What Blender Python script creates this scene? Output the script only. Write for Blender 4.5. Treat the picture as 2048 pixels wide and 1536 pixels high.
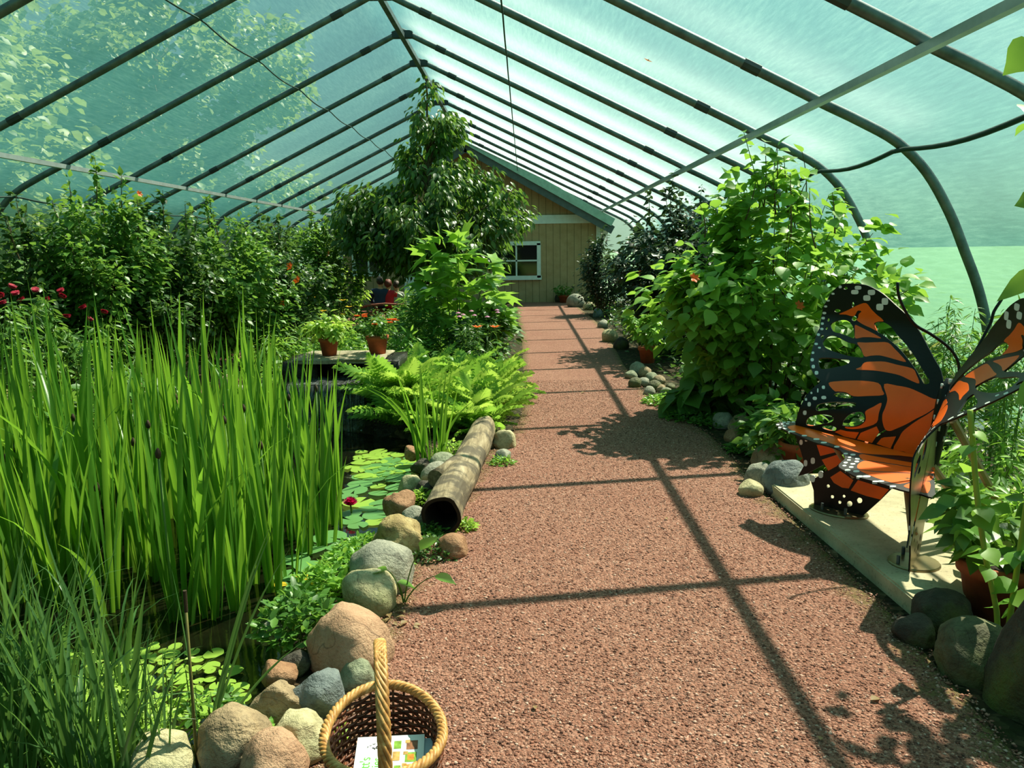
import bpy, bmesh, math, random
import numpy as np
from mathutils import Vector, Matrix, noise
for o in list(bpy.data.objects): bpy.data.objects.remove(o)
S = bpy.context.scene
COL = S.collection
PI = math.pi
# ------------------------------------------------------------------ camera
F_PX, PITCH, YAW, ROLL, EYE = 1614.0, 0.16445, -0.0183, -0.01421, 1.63
cy_, sy_ = math.cos(YAW), math.sin(YAW)
FW = np.array([sy_*math.cos(PITCH), cy_*math.cos(PITCH), -math.sin(PITCH)])
R0 = np.array([cy_, -sy_, 0.0]); U0 = np.cross(R0, FW)
RT = math.cos(ROLL)*R0 + math.sin(ROLL)*U0
UP = -math.sin(ROLL)*R0 + math.cos(ROLL)*U0
EYEP = np.array([0, 0, EYE])
def ray(px, py): return FW + RT*(px-1024)/F_PX - UP*(py-768)/F_PX
def gp(px, py, z=0.0):
    r = ray(px, py); return EYEP + r*(z-EYE)/r[2]
def at(px, py, Y):
    r = ray(px, py); return EYEP + r*Y/r[1]
cam_d = bpy.data.cameras.new('camera'); cam = bpy.data.objects.new('camera', cam_d); COL.objects.link(cam)
cam_d.sensor_width = 36.0; cam_d.lens = 36.0*F_PX/2048; cam_d.clip_end = 500; cam_d.clip_start = 0.05
M = Matrix.Identity(4)
for i in range(3):
    M[i][0] = RT[i]; M[i][1] = UP[i]; M[i][2] = -FW[i]
M.translation = Vector(EYEP); cam.matrix_world = M
S.camera = cam
# ------------------------------------------------------------------ light
SUN_DIR = Vector((-0.5, -0.47, -1.0)).normalized()      # the way the light travels
sun_d = bpy.data.lights.new('sun', 'SUN'); sun = bpy.data.objects.new('sun', sun_d); COL.objects.link(sun)
sun_d.energy = 21.0; sun_d.angle = 0.012; sun_d.color = (1.0, 0.86, 0.68)
sun.rotation_euler = SUN_DIR.to_track_quat('-Z', 'Y').to_euler(); sun.location = (8, 8, 30)
W = bpy.data.worlds.new('sky'); S.world = W; W.use_nodes = True
wt = W.node_tree; wt.nodes.clear()
wo = wt.nodes.new('ShaderNodeOutputWorld'); wb = wt.nodes.new('ShaderNodeBackground')
sk = wt.nodes.new('ShaderNodeTexSky'); sk.sky_type = 'NISHITA'; sk.sun_disc = False
sk.sun_elevation = math.radians(55.5); sk.sun_rotation = math.radians(47); sk.air_density = 1.0; sk.dust_density = 4.0; sk.altitude = 200
wb.inputs['Strength'].default_value = 0.07
wt.links.new(sk.outputs[0], wb.inputs['Color']); wt.links.new(wb.outputs[0], wo.inputs['Surface'])
S.view_settings.view_transform = 'Standard'; S.view_settings.look = 'None'
S.view_settings.gamma = 1.0; S.view_settings.use_curve_mapping = False
S.view_settings.exposure = 0.15
cyc = S.cycles
cyc.max_bounces = 7; cyc.diffuse_bounces = 4; cyc.glossy_bounces = 3; cyc.transmission_bounces = 5
cyc.transparent_max_bounces = 10; cyc.caustics_reflective = False; cyc.caustics_refractive = False
cyc.sample_clamp_indirect = 6.0
cyc.use_denoising = True
# ------------------------------------------------------------------ materials
MATS = {}
def C(h):
    h = h.lstrip('#'); v = [int(h[i:i+2], 16)/255 for i in (0, 2, 4)]
    return tuple((x/12.92 if x <= .04045 else ((x+.055)/1.055)**2.4) for x in v) + (1.0,)
class NT:
    def __init__(s, name):
        s.m = bpy.data.materials.new(name); s.m.use_nodes = True; s.t = s.m.node_tree; s.t.nodes.clear()
        s.out = s.n('ShaderNodeOutputMaterial'); MATS[name] = s.m
    def n(s, ty, **kw):
        nd = s.t.nodes.new(ty)
        for k, v in kw.items():
            if hasattr(nd, k): setattr(nd, k, v)
        return nd
    def l(s, a, b): s.t.links.new(a, b)
    def coord(s, which='Object'): return s.n('ShaderNodeTexCoord').outputs[which]
    def noise(s, scale, detail=4, rough=.55, vec=None, dist=0):
        nd = s.n('ShaderNodeTexNoise'); nd.inputs['Scale'].default_value = scale; nd.inputs['Detail'].default_value = detail
        nd.inputs['Roughness'].default_value = rough; nd.inputs['Distortion'].default_value = dist
        s.l(vec if vec is not None else s.coord(), nd.inputs['Vector']); return nd
    def voro(s, scale, vec=None, feature='F1'):
        nd = s.n('ShaderNodeTexVoronoi'); nd.feature = feature; nd.inputs['Scale'].default_value = scale
        s.l(vec if vec is not None else s.coord(), nd.inputs['Vector']); return nd
    def ramp(s, fac, stops, interp='LINEAR'):
        r = s.n('ShaderNodeValToRGB'); r.color_ramp.interpolation = interp
        e = r.color_ramp.elements
        while len(e) < len(stops): e.new(.5)
        for q, (p, c) in zip(e, stops): q.position = p; q.color = C(c) if isinstance(c, str) else c
        s.l(fac, r.inputs[0]); return r.outputs[0]
    def mix(s, f, a, b, mode='MIX'):
        x = s.n('ShaderNodeMix'); x.data_type = 'RGBA'; x.blend_type = mode
        if isinstance(f, (int, float)): x.inputs[0].default_value = f
        else: s.l(f, x.inputs[0])
        for i, v in ((6, a), (7, b)):
            if isinstance(v, str): x.inputs[i].default_value = C(v)
            elif isinstance(v, tuple): x.inputs[i].default_value = v
            else: s.l(v, x.inputs[i])
        return x.outputs[2]
    def math(s, op, a, b=0.0):
        x = s.n('ShaderNodeMath'); x.operation = op
        for i, v in ((0, a), (1, b)):
            if isinstance(v, (int, float)): x.inputs[i].default_value = v
            else: s.l(v, x.inputs[i])
        return x.outputs[0]
    def bump(s, h, strength=.4, dist=.01):
        b = s.n('ShaderNodeBump'); b.inputs['Strength'].default_value = strength; b.inputs['Distance'].default_value = dist
        s.l(h, b.inputs['Height']); return b.outputs[0]
    def pr(s, col, rough=.6, metal=0., spec=.4, normal=None, trans=0):
        p = s.n('ShaderNodeBsdfPrincipled')
        if isinstance(col, str): p.inputs['Base Color'].default_value = C(col)
        elif isinstance(col, tuple): p.inputs['Base Color'].default_value = col
        else: s.l(col, p.inputs['Base Color'])
        if isinstance(rough, (int, float)): p.inputs['Roughness'].default_value = rough
        else: s.l(rough, p.inputs['Roughness'])
        p.inputs['Metallic'].default_value = metal; p.inputs['Specular IOR Level'].default_value = spec
        if normal is not None: s.l(normal, p.inputs['Normal'])
        return p.outputs[0]
    def mixs(s, f, a, b):
        x = s.n('ShaderNodeMixShader')
        if isinstance(f, (int, float)): x.inputs[0].default_value = f
        else: s.l(f, x.inputs[0])
        s.l(a, x.inputs[1]); s.l(b, x.inputs[2]); return x.outputs[0]
    def done(s, sh): s.l(sh, s.out.inputs['Surface']); return s.m
def plain(name, col, rough=.6, metal=0., spec=.4, var=.12, scale=8):
    t = NT(name); n = t.noise(scale, 5)
    c0 = C(col); lo = tuple(x*(1-var*1.6) for x in c0[:3])+(1,); hi = tuple(min(1, x*(1+var)) for x in c0[:3])+(1,)
    return t.done(t.pr(t.ramp(n.outputs[0], [(.3, lo), (.7, hi)]), rough, metal, spec, t.bump(n.outputs[0], .12, .004)))
def leafmat(name, dark, mid, light, trans=.42, rough=.42, tcol=None, spec=.45):
    def warm(h):
        r, g_, b, a = C(h); return (min(1, r*1.08+.03*g_), g_*.93, b*1.15+.02*g_, 1.0)
    if not name.startswith('petal') and not name.startswith('pad_y'): dark, mid, light, tcol = warm(dark), warm(mid), warm(light), warm(tcol or light)
    t = NT(name); g = t.n('ShaderNodeNewGeometry'); rnd = g.outputs['Random Per Island']
    col = t.ramp(rnd, [(0, dark), (.5, mid), (1, light)])
    nz = t.noise(30, 3); col = t.mix(t.math('MULTIPLY', nz.outputs[0], .35), col, light)
    s = t.pr(col, rough, 0, spec)
    tr = t.n('ShaderNodeBsdfTranslucent')
    tc = t.mix(.62, col, tcol or light, 'MIX'); t.l(tc, tr.inputs['Color'])
    return t.done(t.mixs(trans, s, tr.outputs[0]))
# ------------------------------------------------------------------ objects
def tag(o, label=None, cat=None, group=None, kind=None):
    if label: o['label'] = label
    if cat: o['category'] = cat
    if group: o['group'] = group
    if kind: o['kind'] = kind
    return o
def thing(name, label, cat, loc=(0, 0, 0), rz=0, group=None):
    o = bpy.data.objects.new(name, None); COL.objects.link(o); o.empty_display_size = .05
    o.location = loc; o.rotation_euler = (0, 0, rz); tag(o, label, cat, group); return o
def link(name, me, parent=None):
    o = bpy.data.objects.new(name, me); COL.objects.link(o)
    if parent: o.parent = parent
    return o
def copy_tree(o, parent=None):
    c = o.copy(); COL.objects.link(c)
    if parent: c.parent = parent
    for ch in list(o.children): copy_tree(ch, c)
    return c
class MB:
    """collects vertices and faces, builds one mesh"""
    def __init__(s): s.v = []; s.f = []; s.mi = []; s.n = 0
    def add(s, v, f, mi=0):
        v = np.asarray(v, float).reshape(-1, 3); s.v.append(v)
        for q in f: s.f.append(tuple(int(i)+s.n for i in q)); s.mi.append(mi)
        s.n += len(v); return s
    def box(s, c, d, rz=0, mi=0, taper=1.0, rot=None):
        x, y, z = (k/2 for k in d)
        v = np.array([(-x, -y, -z), (x, -y, -z), (x, y, -z), (-x, y, -z), (-x*taper, -y*taper, z), (x*taper, -y*taper, z), (x*taper, y*taper, z), (-x*taper, y*taper, z)])
        if rot is not None: v = v@np.array(rot).T
        elif rz:
            a, b = math.cos(rz), math.sin(rz); v = v@np.array([[a, b, 0], [-b, a, 0], [0, 0, 1]])
        return s.add(v+np.array(c), [(0, 3, 2, 1), (4, 5, 6, 7), (0, 1, 5, 4), (1, 2, 6, 5), (2, 3, 7, 6), (3, 0, 4, 7)], mi)
    def tube(s, pts, r, n=8, cap=True, mi=0, closed=False):
        P = np.asarray(pts, float); k = len(P)
        rr = np.full(k, r) if np.isscalar(r) else np.asarray(r, float)
        T = np.gradient(P, axis=0) if not closed else (np.roll(P, -1, 0)-np.roll(P, 1, 0))
        T /= np.maximum(np.linalg.norm(T, axis=1, keepdims=True), 1e-9)
        a = np.array([0, 0, 1.0]) if abs(T[0][2]) < .9 else np.array([1.0, 0, 0])
        u = np.cross(T[0], a); u /= np.linalg.norm(u)
        vs = []
        th = np.arange(n)*2*PI/n
        for i in range(k):
            u = u-T[i]*np.dot(u, T[i]); u /= max(np.linalg.norm(u), 1e-9); w = np.cross(T[i], u)
            vs.append(P[i]+rr[i]*(np.cos(th)[:, None]*u+np.sin(th)[:, None]*w))
        f = []
        for i in range(k if closed else k-1):
            j = (i+1) % k
            for q in range(n):
                q2 = (q+1) % n; f.append((i*n+q, i*n+q2, j*n+q2, j*n+q))
        if cap and not closed: f.append(tuple(range(n-1, -1, -1))); f.append(tuple((k-1)*n+q for q in range(n)))
        return s.add(np.vstack(vs), f, mi)
    def lathe(s, prof, n=24, c=(0, 0, 0), mi=0, wob=0):
        th = np.arange(n)*2*PI/n; vs = []
        for r, z in prof: vs.append(np.stack([c[0]+r*np.cos(th), c[1]+r*np.sin(th), np.full(n, c[2]+z)], 1))
        f = []
        for i in range(len(prof)-1):
            for q in range(n):
                q2 = (q+1) % n; f.append((i*n+q, i*n+q2, (i+1)*n+q2, (i+1)*n+q))
        if prof[0][0] > 1e-6: f.append(tuple(range(n-1, -1, -1)))
        return s.add(np.vstack(vs), f, mi)
    def mesh(s, name, mats, smooth=False):
        me = bpy.data.meshes.new(name); me.from_pydata(np.vstack(s.v).tolist(), [], s.f); me.update()
        for m in (mats if isinstance(mats, (list, tuple)) else [mats]): me.materials.append(m)
        if any(s.mi): me.polygons.foreach_set('material_index', s.mi)
        if smooth: me.polygons.foreach_set('use_smooth', [True]*len(me.polygons))
        return me
    def build(s, name, mats, parent=None, smooth=False): return link(name, s.mesh(name, mats, smooth), parent)
def fast_mesh(name, V, Q, mats, mi=None, smooth=True):
    """V (n,3); Q list of (k,m) face arrays of equal size"""
    me = bpy.data.meshes.new(name); Q = [np.asarray(q, np.int32) for q in Q if len(q)]
    nl = sum(q.size for q in Q); nf = sum(len(q) for q in Q)
    me.vertices.add(len(V)); me.vertices.foreach_set('co', np.ascontiguousarray(V, np.float32).ravel())
    me.loops.add(nl); me.loops.foreach_set('vertex_index', np.concatenate([q.ravel() for q in Q]).astype(np.int32))
    tot = np.concatenate([np.full(len(q), q.shape[1], np.int32) for q in Q])
    st = np.concatenate([[0], np.cumsum(tot)[:-1]]).astype(np.int32)
    me.polygons.add(nf); me.polygons.foreach_set('loop_start', st)
    for m in (mats if isinstance(mats, (list, tuple)) else [mats]): me.materials.append(m)
    if mi is not None: me.polygons.foreach_set('material_index', np.asarray(mi, np.int32))
    if smooth: me.polygons.foreach_set('use_smooth', np.ones(nf, bool))
    me.update(calc_edges=True); me.validate(); return me
def scatter(template, pos, X, Y, Z, size):
    """template (verts,[quad array, tri array]); frames X,Y,Z (m,3); returns V, faces"""
    tv, fs = template; m = len(pos); k = len(tv)
    V = (tv[None, :, 0, None]*X[:, None, :]+tv[None, :, 1, None]*Y[:, None, :]+tv[None, :, 2, None]*Z[:, None, :])*size[:, None, None]+pos[:, None, :]
    out = []
    for f in fs:
        if len(f) == 0: continue
        f = np.asarray(f); out.append((f[None]+(np.arange(m)*k)[:, None, None]).reshape(-1, f.shape[1]))
    return V.reshape(-1, 3), out
def norm(a): return a/np.maximum(np.linalg.norm(a, axis=-1, keepdims=True), 1e-9)
# ------------------------------------------------------------------ leaf templates: length along +Y from 0 to 1, normal +Z
def leaf_template(ws, droop=.15, fold=.25, wave=0.0):
    """ws: half widths at evenly spaced stations, first and last points close the leaf"""
    k = len(ws); v = [(0, 0, 0)]; 
    for i, w in enumerate(ws):
        y = (i+1)/(k+1); z = -droop*y*y+wave*math.sin(i*2.2)
        v += [(-w, y, z+w*fold), (0, y, z), (w, y, z+w*fold)]
    v.append((0, 1, -droop)); n = len(v)-1
    q = []; t = [(0, 2, 1), (0, 3, 2)]
    for i in range(k-1):
        a = 1+i*3; q += [(a, a+1, a+4, a+3), (a+1, a+2, a+5, a+4)]
    a = 1+(k-1)*3; t += [(a, a+1, n), (a+1, a+2, n)]
    return np.array(v, float), [np.array(q).reshape(-1, 4), np.array(t)]
L_OVATE = leaf_template([.2, .3, .24, .12], .18, .25)
L_BROAD = leaf_template([.34, .42, .36, .16], .22, .18)
L_SMALL = leaf_template([.24, .22], .15, .25)
L_LANCE = leaf_template([.09, .13, .11, .06], .2, .25)
L_WILLOW = leaf_template([.06, .07, .04], .25, .2)
def lobed_template():
    # five pointed lobes round a petiole point, with a raised rim
    out = []
    for a, r in [(-150, .3), (-128, .42), (-112, .62), (-86, .44), (-62, .5), (-40, .92), (-22, .6), (-14, .62), (0, 1.08), (14, .62), (22, .6), (40, .92), (62, .5), (86, .44), (112, .62), (128, .42), (150, .3)]:
        t = math.radians(a); x, y = math.sin(t)*r*.62, math.cos(t)*r*.62+.3
        out.append((x, y, -.25*(x*x+(y-.3)**2)))
    v = [(0, .3, .02)]+out
    t = [(0, i+1, i) for i in range(1, len(out))]+[(0, 1, len(out))]
    return np.array(v, float), [np.zeros((0, 4), int), np.array(t)]
L_LOBED = lobed_template()
def frond_template():
    v = []; t = []
    for i in range(13):
        y = .12+.86*i/13; z = -.42*y*y*y; w = .25*math.sin(PI*min(1, (i+2.2)/14.5))**.8
        for s in (-1, 1):
            b = len(v); dx = s*w
            v += [(0, y, z), (0, y+.055, z), (dx*.55, y+.115, z-.02), (dx, y+.12, z-.09), (dx*.5, y+.03, z-.02)]
            t += [(b, b+4, b+1), (b+1, b+4, b+2), (b+4, b+3, b+2)] if s > 0 else [(b, b+1, b+4), (b+1, b+2, b+4), (b+4, b+2, b+3)]
    b = len(v); v += [(-.006, 0, 0), (.006, 0, 0), (.004, 1, -.42), (-.004, 1, -.42), (-.005, .5, -.05), (.005, .5, -.05)]
    t += [(b, b+1, b+5), (b, b+5, b+4), (b+4, b+5, b+2), (b+4, b+2, b+3)]
    return np.array(v, float), [np.zeros((0, 4), int), np.array(t)]
L_FROND = frond_template()
def leaf_frames(rng, dirs, upness=.8, spread=.5, droop=.3):
    m = len(dirs)
    Yd = norm(dirs*np.array([1, 1, .5])+rng.normal(0, spread, (m, 3))-np.array([0, 0, droop]))
    up = norm(np.array([0, 0, 1.0])*upness+rng.normal(0, .35, (m, 3)))
    X = norm(np.cross(Yd, up)); Z = np.cross(X, Yd); return X, Yd, Z
# ================================================================== materials
def m_gravel():
    t = NT('gravel'); co = t.coord()
    v = t.voro(85, co); v2 = t.voro(190, co); big = t.noise(1.1, 5, .6, co); mid = t.noise(7, 4, .6, co)
    col = t.ramp(v.outputs['Color'], [(.05, '#4d322b'), (.35, '#80503f'), (.6, '#9c6855'), (.85, '#b58472'), (1, '#d0ab9b')])
    col = t.mix(.35, col, t.ramp(v2.outputs['Color'], [(.1, '#6d4a41'), (.6, '#9c7062'), (1, '#c9a596')]))
    col = t.mix(t.math('MULTIPLY', t.ramp(big.outputs[0], [(.45, (0, 0, 0, 1)), (.75, (1, 1, 1, 1))]), .35), col, '#7c4638')
    at_ = t.n('ShaderNodeVertexColor'); at_.layer_name = 'edge'
    e = t.math('ADD', at_.outputs['Color'], t.math('MULTIPLY', t.math('SUBTRACT', mid.outputs[0], .5), .9))
    e = t.ramp(e, [(.5, (0, 0, 0, 1)), (.92, (1, 1, 1, 1))])
    moss = t.ramp(t.noise(60, 3, .6, co).outputs[0], [(.3, '#2c3310'), (.6, '#5c6427'), (.8, '#86704a')])
    col = t.mix(t.math('MULTIPLY', e, .8), col, moss)
    h = t.math('ADD', t.math('SUBTRACT', 1.0, v.outputs['Distance']), t.math('MULTIPLY', v2.outputs['Distance'], -.4))
    return t.done(t.pr(col, .85, 0, .25, t.bump(h, .9, .012)))
M_GRAVEL = m_gravel()
def m_stonechip():
    t = NT('gravel_chip'); g = t.n('ShaderNodeNewGeometry')
    col = t.ramp(g.outputs['Random Per Island'], [(0, '#4d322a'), (.3, '#7e4f40'), (.6, '#a06b59'), (.85, '#b78877'), (1, '#d0ae9f')])
    return t.done(t.pr(col, .8, 0, .3))
M_CHIP = m_stonechip()
def m_soil():
    t = NT('soil'); co = t.coord(); v = t.voro(28, co); n = t.noise(5, 6, .65, co)
    col = t.ramp(v.outputs['Color'], [(.1, '#1c150e'), (.5, '#33271a'), (.8, '#54422e'), (1, '#7d6a50')])
    col = t.mix(t.ramp(n.outputs[0], [(.4, (0, 0, 0, 1)), (.65, (1, 1, 1, 1))]), col, '#2a3012')
    return t.done(t.pr(col, .9, 0, .2, t.bump(v.outputs['Distance'], .8, .03)))
M_SOIL = m_soil()
def m_cloth():
    t = NT('shade_cloth'); co = t.coord()
    mp = t.n('ShaderNodeMapping'); mp.inputs['Scale'].default_value = (14, 1.2, 14); mp.inputs['Rotation'].default_value = (0, 0, .35); t.l(co, mp.inputs['Vector'])
    st = t.noise(3, 6, .7, mp.outputs[0]); sp = t.noise(.35, 4, .6, co); fine = t.noise(260, 2, .5, co)
    f = t.math('ADD', t.math('MULTIPLY', st.outputs[0], .4), t.math('ADD', t.math('MULTIPLY', sp.outputs[0], .35), t.math('MULTIPLY', fine.outputs[0], .25)))
    col = t.ramp(f, [(.32, '#3a8488'), (.5, '#55a09f'), (.68, '#80c4bb')])
    tr = t.n('ShaderNodeBsdfTransparent'); tr.inputs['Color'].default_value = (.80, .94, .90, 1)
    tl = t.n('ShaderNodeBsdfTranslucent'); t.l(col, tl.inputs['Color'])
    df = t.n('ShaderNodeBsdfDiffuse'); df.inputs['Color'].default_value = C('#3f868a')
    rf = t.n('ShaderNodeBsdfRefraction'); rf.inputs['IOR'].default_value = 1.25; rf.inputs['Roughness'].default_value = .85; rf.inputs['Color'].default_value = (.78, .98, .96, 1)
    body = t.mixs(.28, t.mixs(.52, tl.outputs[0], rf.outputs[0]), df.outputs[0])
    fac = t.ramp(f, [(.3, (.52, .52, .52, 1)), (.7, (.64, .64, .64, 1))])
    return t.done(t.mixs(fac, tr.outputs[0], body))
M_CLOTH = m_cloth()
def m_lawn():
    t = NT('lawn'); n = t.noise(.6, 6, .7); n2 = t.noise(9, 4)
    return t.done(t.pr(t.mix(.4, t.ramp(n.outputs[0], [(.3, '#35541e'), (.7, '#557432')]), t.ramp(n2.outputs[0], [(.3, '#2f4f1d'), (.7, '#5f7c3a')])), .9, 0, .2))
M_LAWN = m_lawn()
def m_water():
    t = NT('water'); co = t.coord(); n = t.noise(9, 3, .5, co)
    d = t.noise(3.2, 5, .6, co)
    col = t.ramp(d.outputs[0], [(.35, '#060704'), (.6, '#14150a'), (.8, '#2b2410')])
    return t.done(t.pr(col, .05, 0, .5, t.bump(n.outputs[0], .06, .02)))
M_WATER = m_water()
def m_steel():
    t = NT('galvanised_steel'); n = t.noise(6, 5, .6)
    return t.done(t.pr(t.ramp(n.outputs[0], [(.3, '#465254'), (.7, '#738082')]), .48, .55, .5))
M_STEEL = m_steel()
M_SUNLIT_STEEL = plain('sunlit_steel', '#9fa9aa', .4, .3)  # purlin steel lightened overall, the sun's highlight put into its colour
M_DARKSTEEL = plain('dark_sleeve', '#3c4447', .55, .4)
M_CORD = plain('dark_cord', '#173a33', .8)
M_SIDING = None
def m_siding():
    t = NT('siding'); co = t.coord(); sep = t.n('ShaderNodeSeparateXYZ'); t.l(co, sep.inputs[0])
    fr = t.math('FRACT', t.math('MULTIPLY', sep.outputs[0], 4.6)); g = t.math('LESS_THAN', fr, .06)
    n = t.noise(4, 5, .6, co)
    col = t.ramp(n.outputs[0], [(.3, '#ad8d66'), (.7, '#bf9f79')]); col = t.mix(g, col, '#6d5d42')
    h = t.math('SUBTRACT', 1.0, g)
    return t.done(t.pr(col, .75, 0, .25, t.bump(h, .5, .01)))
M_SIDING = m_siding()
M_WHITE = plain('white_paint', '#e9ecea', .5, var=.05)
M_SHINGLE = plain('roof_shingle', '#4a4c4c', .85, var=.3, scale=30)
M_FASCIA = plain('fascia_paint', '#585f60', .6)
M_RAKE = plain('pale_rake_sheet', '#a9c2b4', .6)
def m_glass():
    t = NT('window_glass'); return t.done(t.pr('#12181a', .05, 0, .6))
M_GLASS = m_glass()
# ================================================================== ground
def seg_dist(P, poly, closed=True):
    P = np.asarray(P, float); A = np.asarray(poly, float); B = np.roll(A, -1, 0)
    if not closed: A, B = A[:-1], A[1:]
    best = np.full(len(P), 1e9)
    for a, b in zip(A, B):
        d = b-a; t = np.clip(((P-a)@d)/max(d@d, 1e-9), 0, 1); q = np.linalg.norm(P-(a+t[:, None]*d), axis=1); best = np.minimum(best, q)
    return best
def inside(P, poly):
    x, y = P[:, 0], P[:, 1]; r = np.zeros(len(P), bool); A = poly
    for i in range(len(A)):
        x1, y1 = A[i]; x2, y2 = A[(i+1) % len(A)]
        c = ((y1 > y) != (y2 > y)) & (x < (x2-x1)*(y-y1)/((y2-y1) or 1e-9)+x1); r ^= c
    return r
POND = [(-1.3, 1.9), (-1.1, 2.35), (-1.02, 2.8), (-1.05, 3.3), (-.95, 3.9), (-.88, 4.5), (-.85, 5.2), (-.82, 5.9), (-.9, 6.6), (-1.1, 7.3), (-1.8, 7.7), (-2.5, 7.4), (-3.0, 6.6), (-3.4, 5.4), (-3.4, 4.0), (-3.1, 3.0), (-2.5, 2.2), (-2.0, 1.7)]
WATER_Z = -.09
def sd_pond(P):
    d = seg_dist(P, POND); return np.where(inside(P, POND), -d, d)
def ground_h(x, y):
    P = np.array([[x, y]]); s = sd_pond(P)[0]; return float(pond_h(np.array([s]))[0])
def pond_h(s):
    t = np.clip(-s/.22+.25, 0, 1); return -.38*t*t*(3-2*t)
xs = np.concatenate([np.arange(-8.2, -3.6, .2), np.arange(-3.6, .2, .06), np.arange(.2, 4.7, .2)]); ys = np.concatenate([np.arange(-3, 1.4, .3), np.arange(1.4, 8.2, .06), np.arange(8.2, 27, .3)])
GX, GY = np.meshgrid(xs, ys); P2 = np.stack([GX.ravel(), GY.ravel()], 1); hz = pond_h(sd_pond(P2))
nx, ny = len(xs), len(ys); ii = np.arange(ny-1)[:, None]*nx+np.arange(nx-1)[None]
qd = np.stack([ii, ii+1, ii+nx+1, ii+nx], -1).reshape(-1, 4)
g = link('ground', fast_mesh('ground', np.column_stack([P2, hz]), [qd], M_SOIL)); tag(g, 'dark mulch soil of the planting beds', None, None, 'structure')
# lawn outside the tunnel, as a ring so that it does not lie under the beds
lm = MB(); 
for a, b, c, d in ((-900, -8.2, -60, 1200), (4.6, 900, -60, 1200), (-8.2, 4.6, 26.6, 1200), (-8.2, 4.6, -60, -3)):
    lm.add([(a, c, -.25), (b, c, -.25), (b, d, -.25), (a, d, -.25)], [(0, 1, 2, 3)])
tag(lm.build('lawn', M_LAWN), 'mown green lawn outside the shade house', None, None, 'structure')
def strip(name, L, R, n, m, mat, z=.012, label=None):
    """a walk between a left and a right edge polyline (x as a function of y, or paired points)"""
    L = np.array(L, float); R = np.array(R, float); s = np.linspace(0, 1, n)
    def res(A):
        d = np.concatenate([[0], np.cumsum(np.linalg.norm(np.diff(A, axis=0), axis=1))]); d /= d[-1]
        return np.stack([np.interp(s, d, A[:, 0]), np.interp(s, d, A[:, 1])], 1)
    a, b = res(L), res(R); rng = np.random.default_rng(3); w = np.linspace(0, 1, m)
    V = a[:, None]*(1-w)[None, :, None]+b[:, None]*w[None, :, None]
    zz = np.full(V.shape[:2], z); zz[:, 0] = -.02; zz[:, -1] = -.02
    V3 = np.concatenate([V, zz[..., None]], 2).reshape(-1, 3)
    i = np.arange(n-1)[:, None]*m+np.arange(m-1)[None]; q = np.stack([i, i+1, i+m+1, i+m], -1).reshape(-1, 4)
    me = fast_mesh(name, V3, [q], mat); ca = me.color_attributes.new('edge', 'FLOAT_COLOR', 'POINT')
    e = np.abs(w-.5)*2; e = np.tile(np.clip((e-.62)/.38, 0, 1), n); col = np.stack([e, e, e, np.ones_like(e)], 1)
    ca.data.foreach_set('color', col.ravel().astype(np.float32))
    return tag(link(name, me), label, None, None, 'structure')
PL = [(-.9, -3), (-.85, 1), (-.8, 2.34), (-.75, 3.29), (-.68, 4.1), (-.6, 4.7), (-.48, 5.6), (-.36, 6.5), (-.18, 7.1), (-.1, 7.8), (-.06, 8.7), (-.1, 13.2), (-.15, 16), (-.27, 20.5), (-.4, 25.3)]
PR = [(1.62, -3), (1.6, 1), (1.62, 2.35), (1.68, 3.4), (1.64, 5.25), (1.66, 6.96), (1.38, 8.65), (1.42, 11.36), (1.66, 16.4), (1.62, 20), (1.5, 25.3)]
strip('path', PL, PR, 120, 25, M_GRAVEL, .012, 'reddish brown gravel path running down the garden')
strip('path_side', [(-5.2, 1), (-5.3, 6), (-5.15, 8), (-4.95, 10), (-4.9, 12), (-5.0, 14), (-5.0, 17), (-4.6, 20), (-3, 22.6), (-.3, 24.6)], [(-3.95, 1), (-4.0, 6), (-3.9, 8), (-3.6, 10), (-3.5, 12), (-3.8, 14), (-3.9, 17), (-3.4, 19.3), (-2, 21.2), (-.3, 22.6)], 90, 15, M_GRAVEL, .012, 'reddish gravel side path looping behind the pond')
# loose chips lying on the nearer part of the path
rng = np.random.default_rng(11)
N = 62000; y = 1.9+8.1*rng.random(N)**1.9; lx = np.interp(y, [p[1] for p in PL], [p[0] for p in PL]); rx = np.interp(y, [p[1] for p in PR], [p[0] for p in PR])
x = lx+(rx-lx)*(.015+.97*rng.random(N)); sz = (.0035+.0065*rng.random(N)**2)
okt = np.array([(1, 0, 0), (-1, 0, 0), (0, 1, 0), (0, -1, 0), (0, 0, 1), (0, 0, -1)], float)
a = rng.random(N)*2*PI; asp = .6+.6*rng.random((N, 3)); asp[:, 2] *= .6
V = okt[None]*asp[:, None]*sz[:, None, None]; V += rng.normal(0, .12, V.shape)*sz[:, None, None]
ca, sa = np.cos(a)[:, None], np.sin(a)[:, None]
V = np.stack([V[..., 0]*ca-V[..., 1]*sa, V[..., 0]*sa+V[..., 1]*ca, V[..., 2]], -1)+np.stack([x, y, np.full(N, .0125)], 1)[:, None]
tri = np.array([(0, 2, 4), (2, 1, 4), (1, 3, 4), (3, 0, 4), (2, 0, 5), (1, 2, 5), (3, 1, 5), (0, 3, 5)])
gv = link('gravel', fast_mesh('gravel', V.reshape(-1, 3), [(tri[None]+(np.arange(N)*6)[:, None, None]).reshape(-1, 3)], M_CHIP, smooth=False))
tag(gv, 'loose reddish stone chips lying on the main path', None, None, 'stuff')
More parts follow.
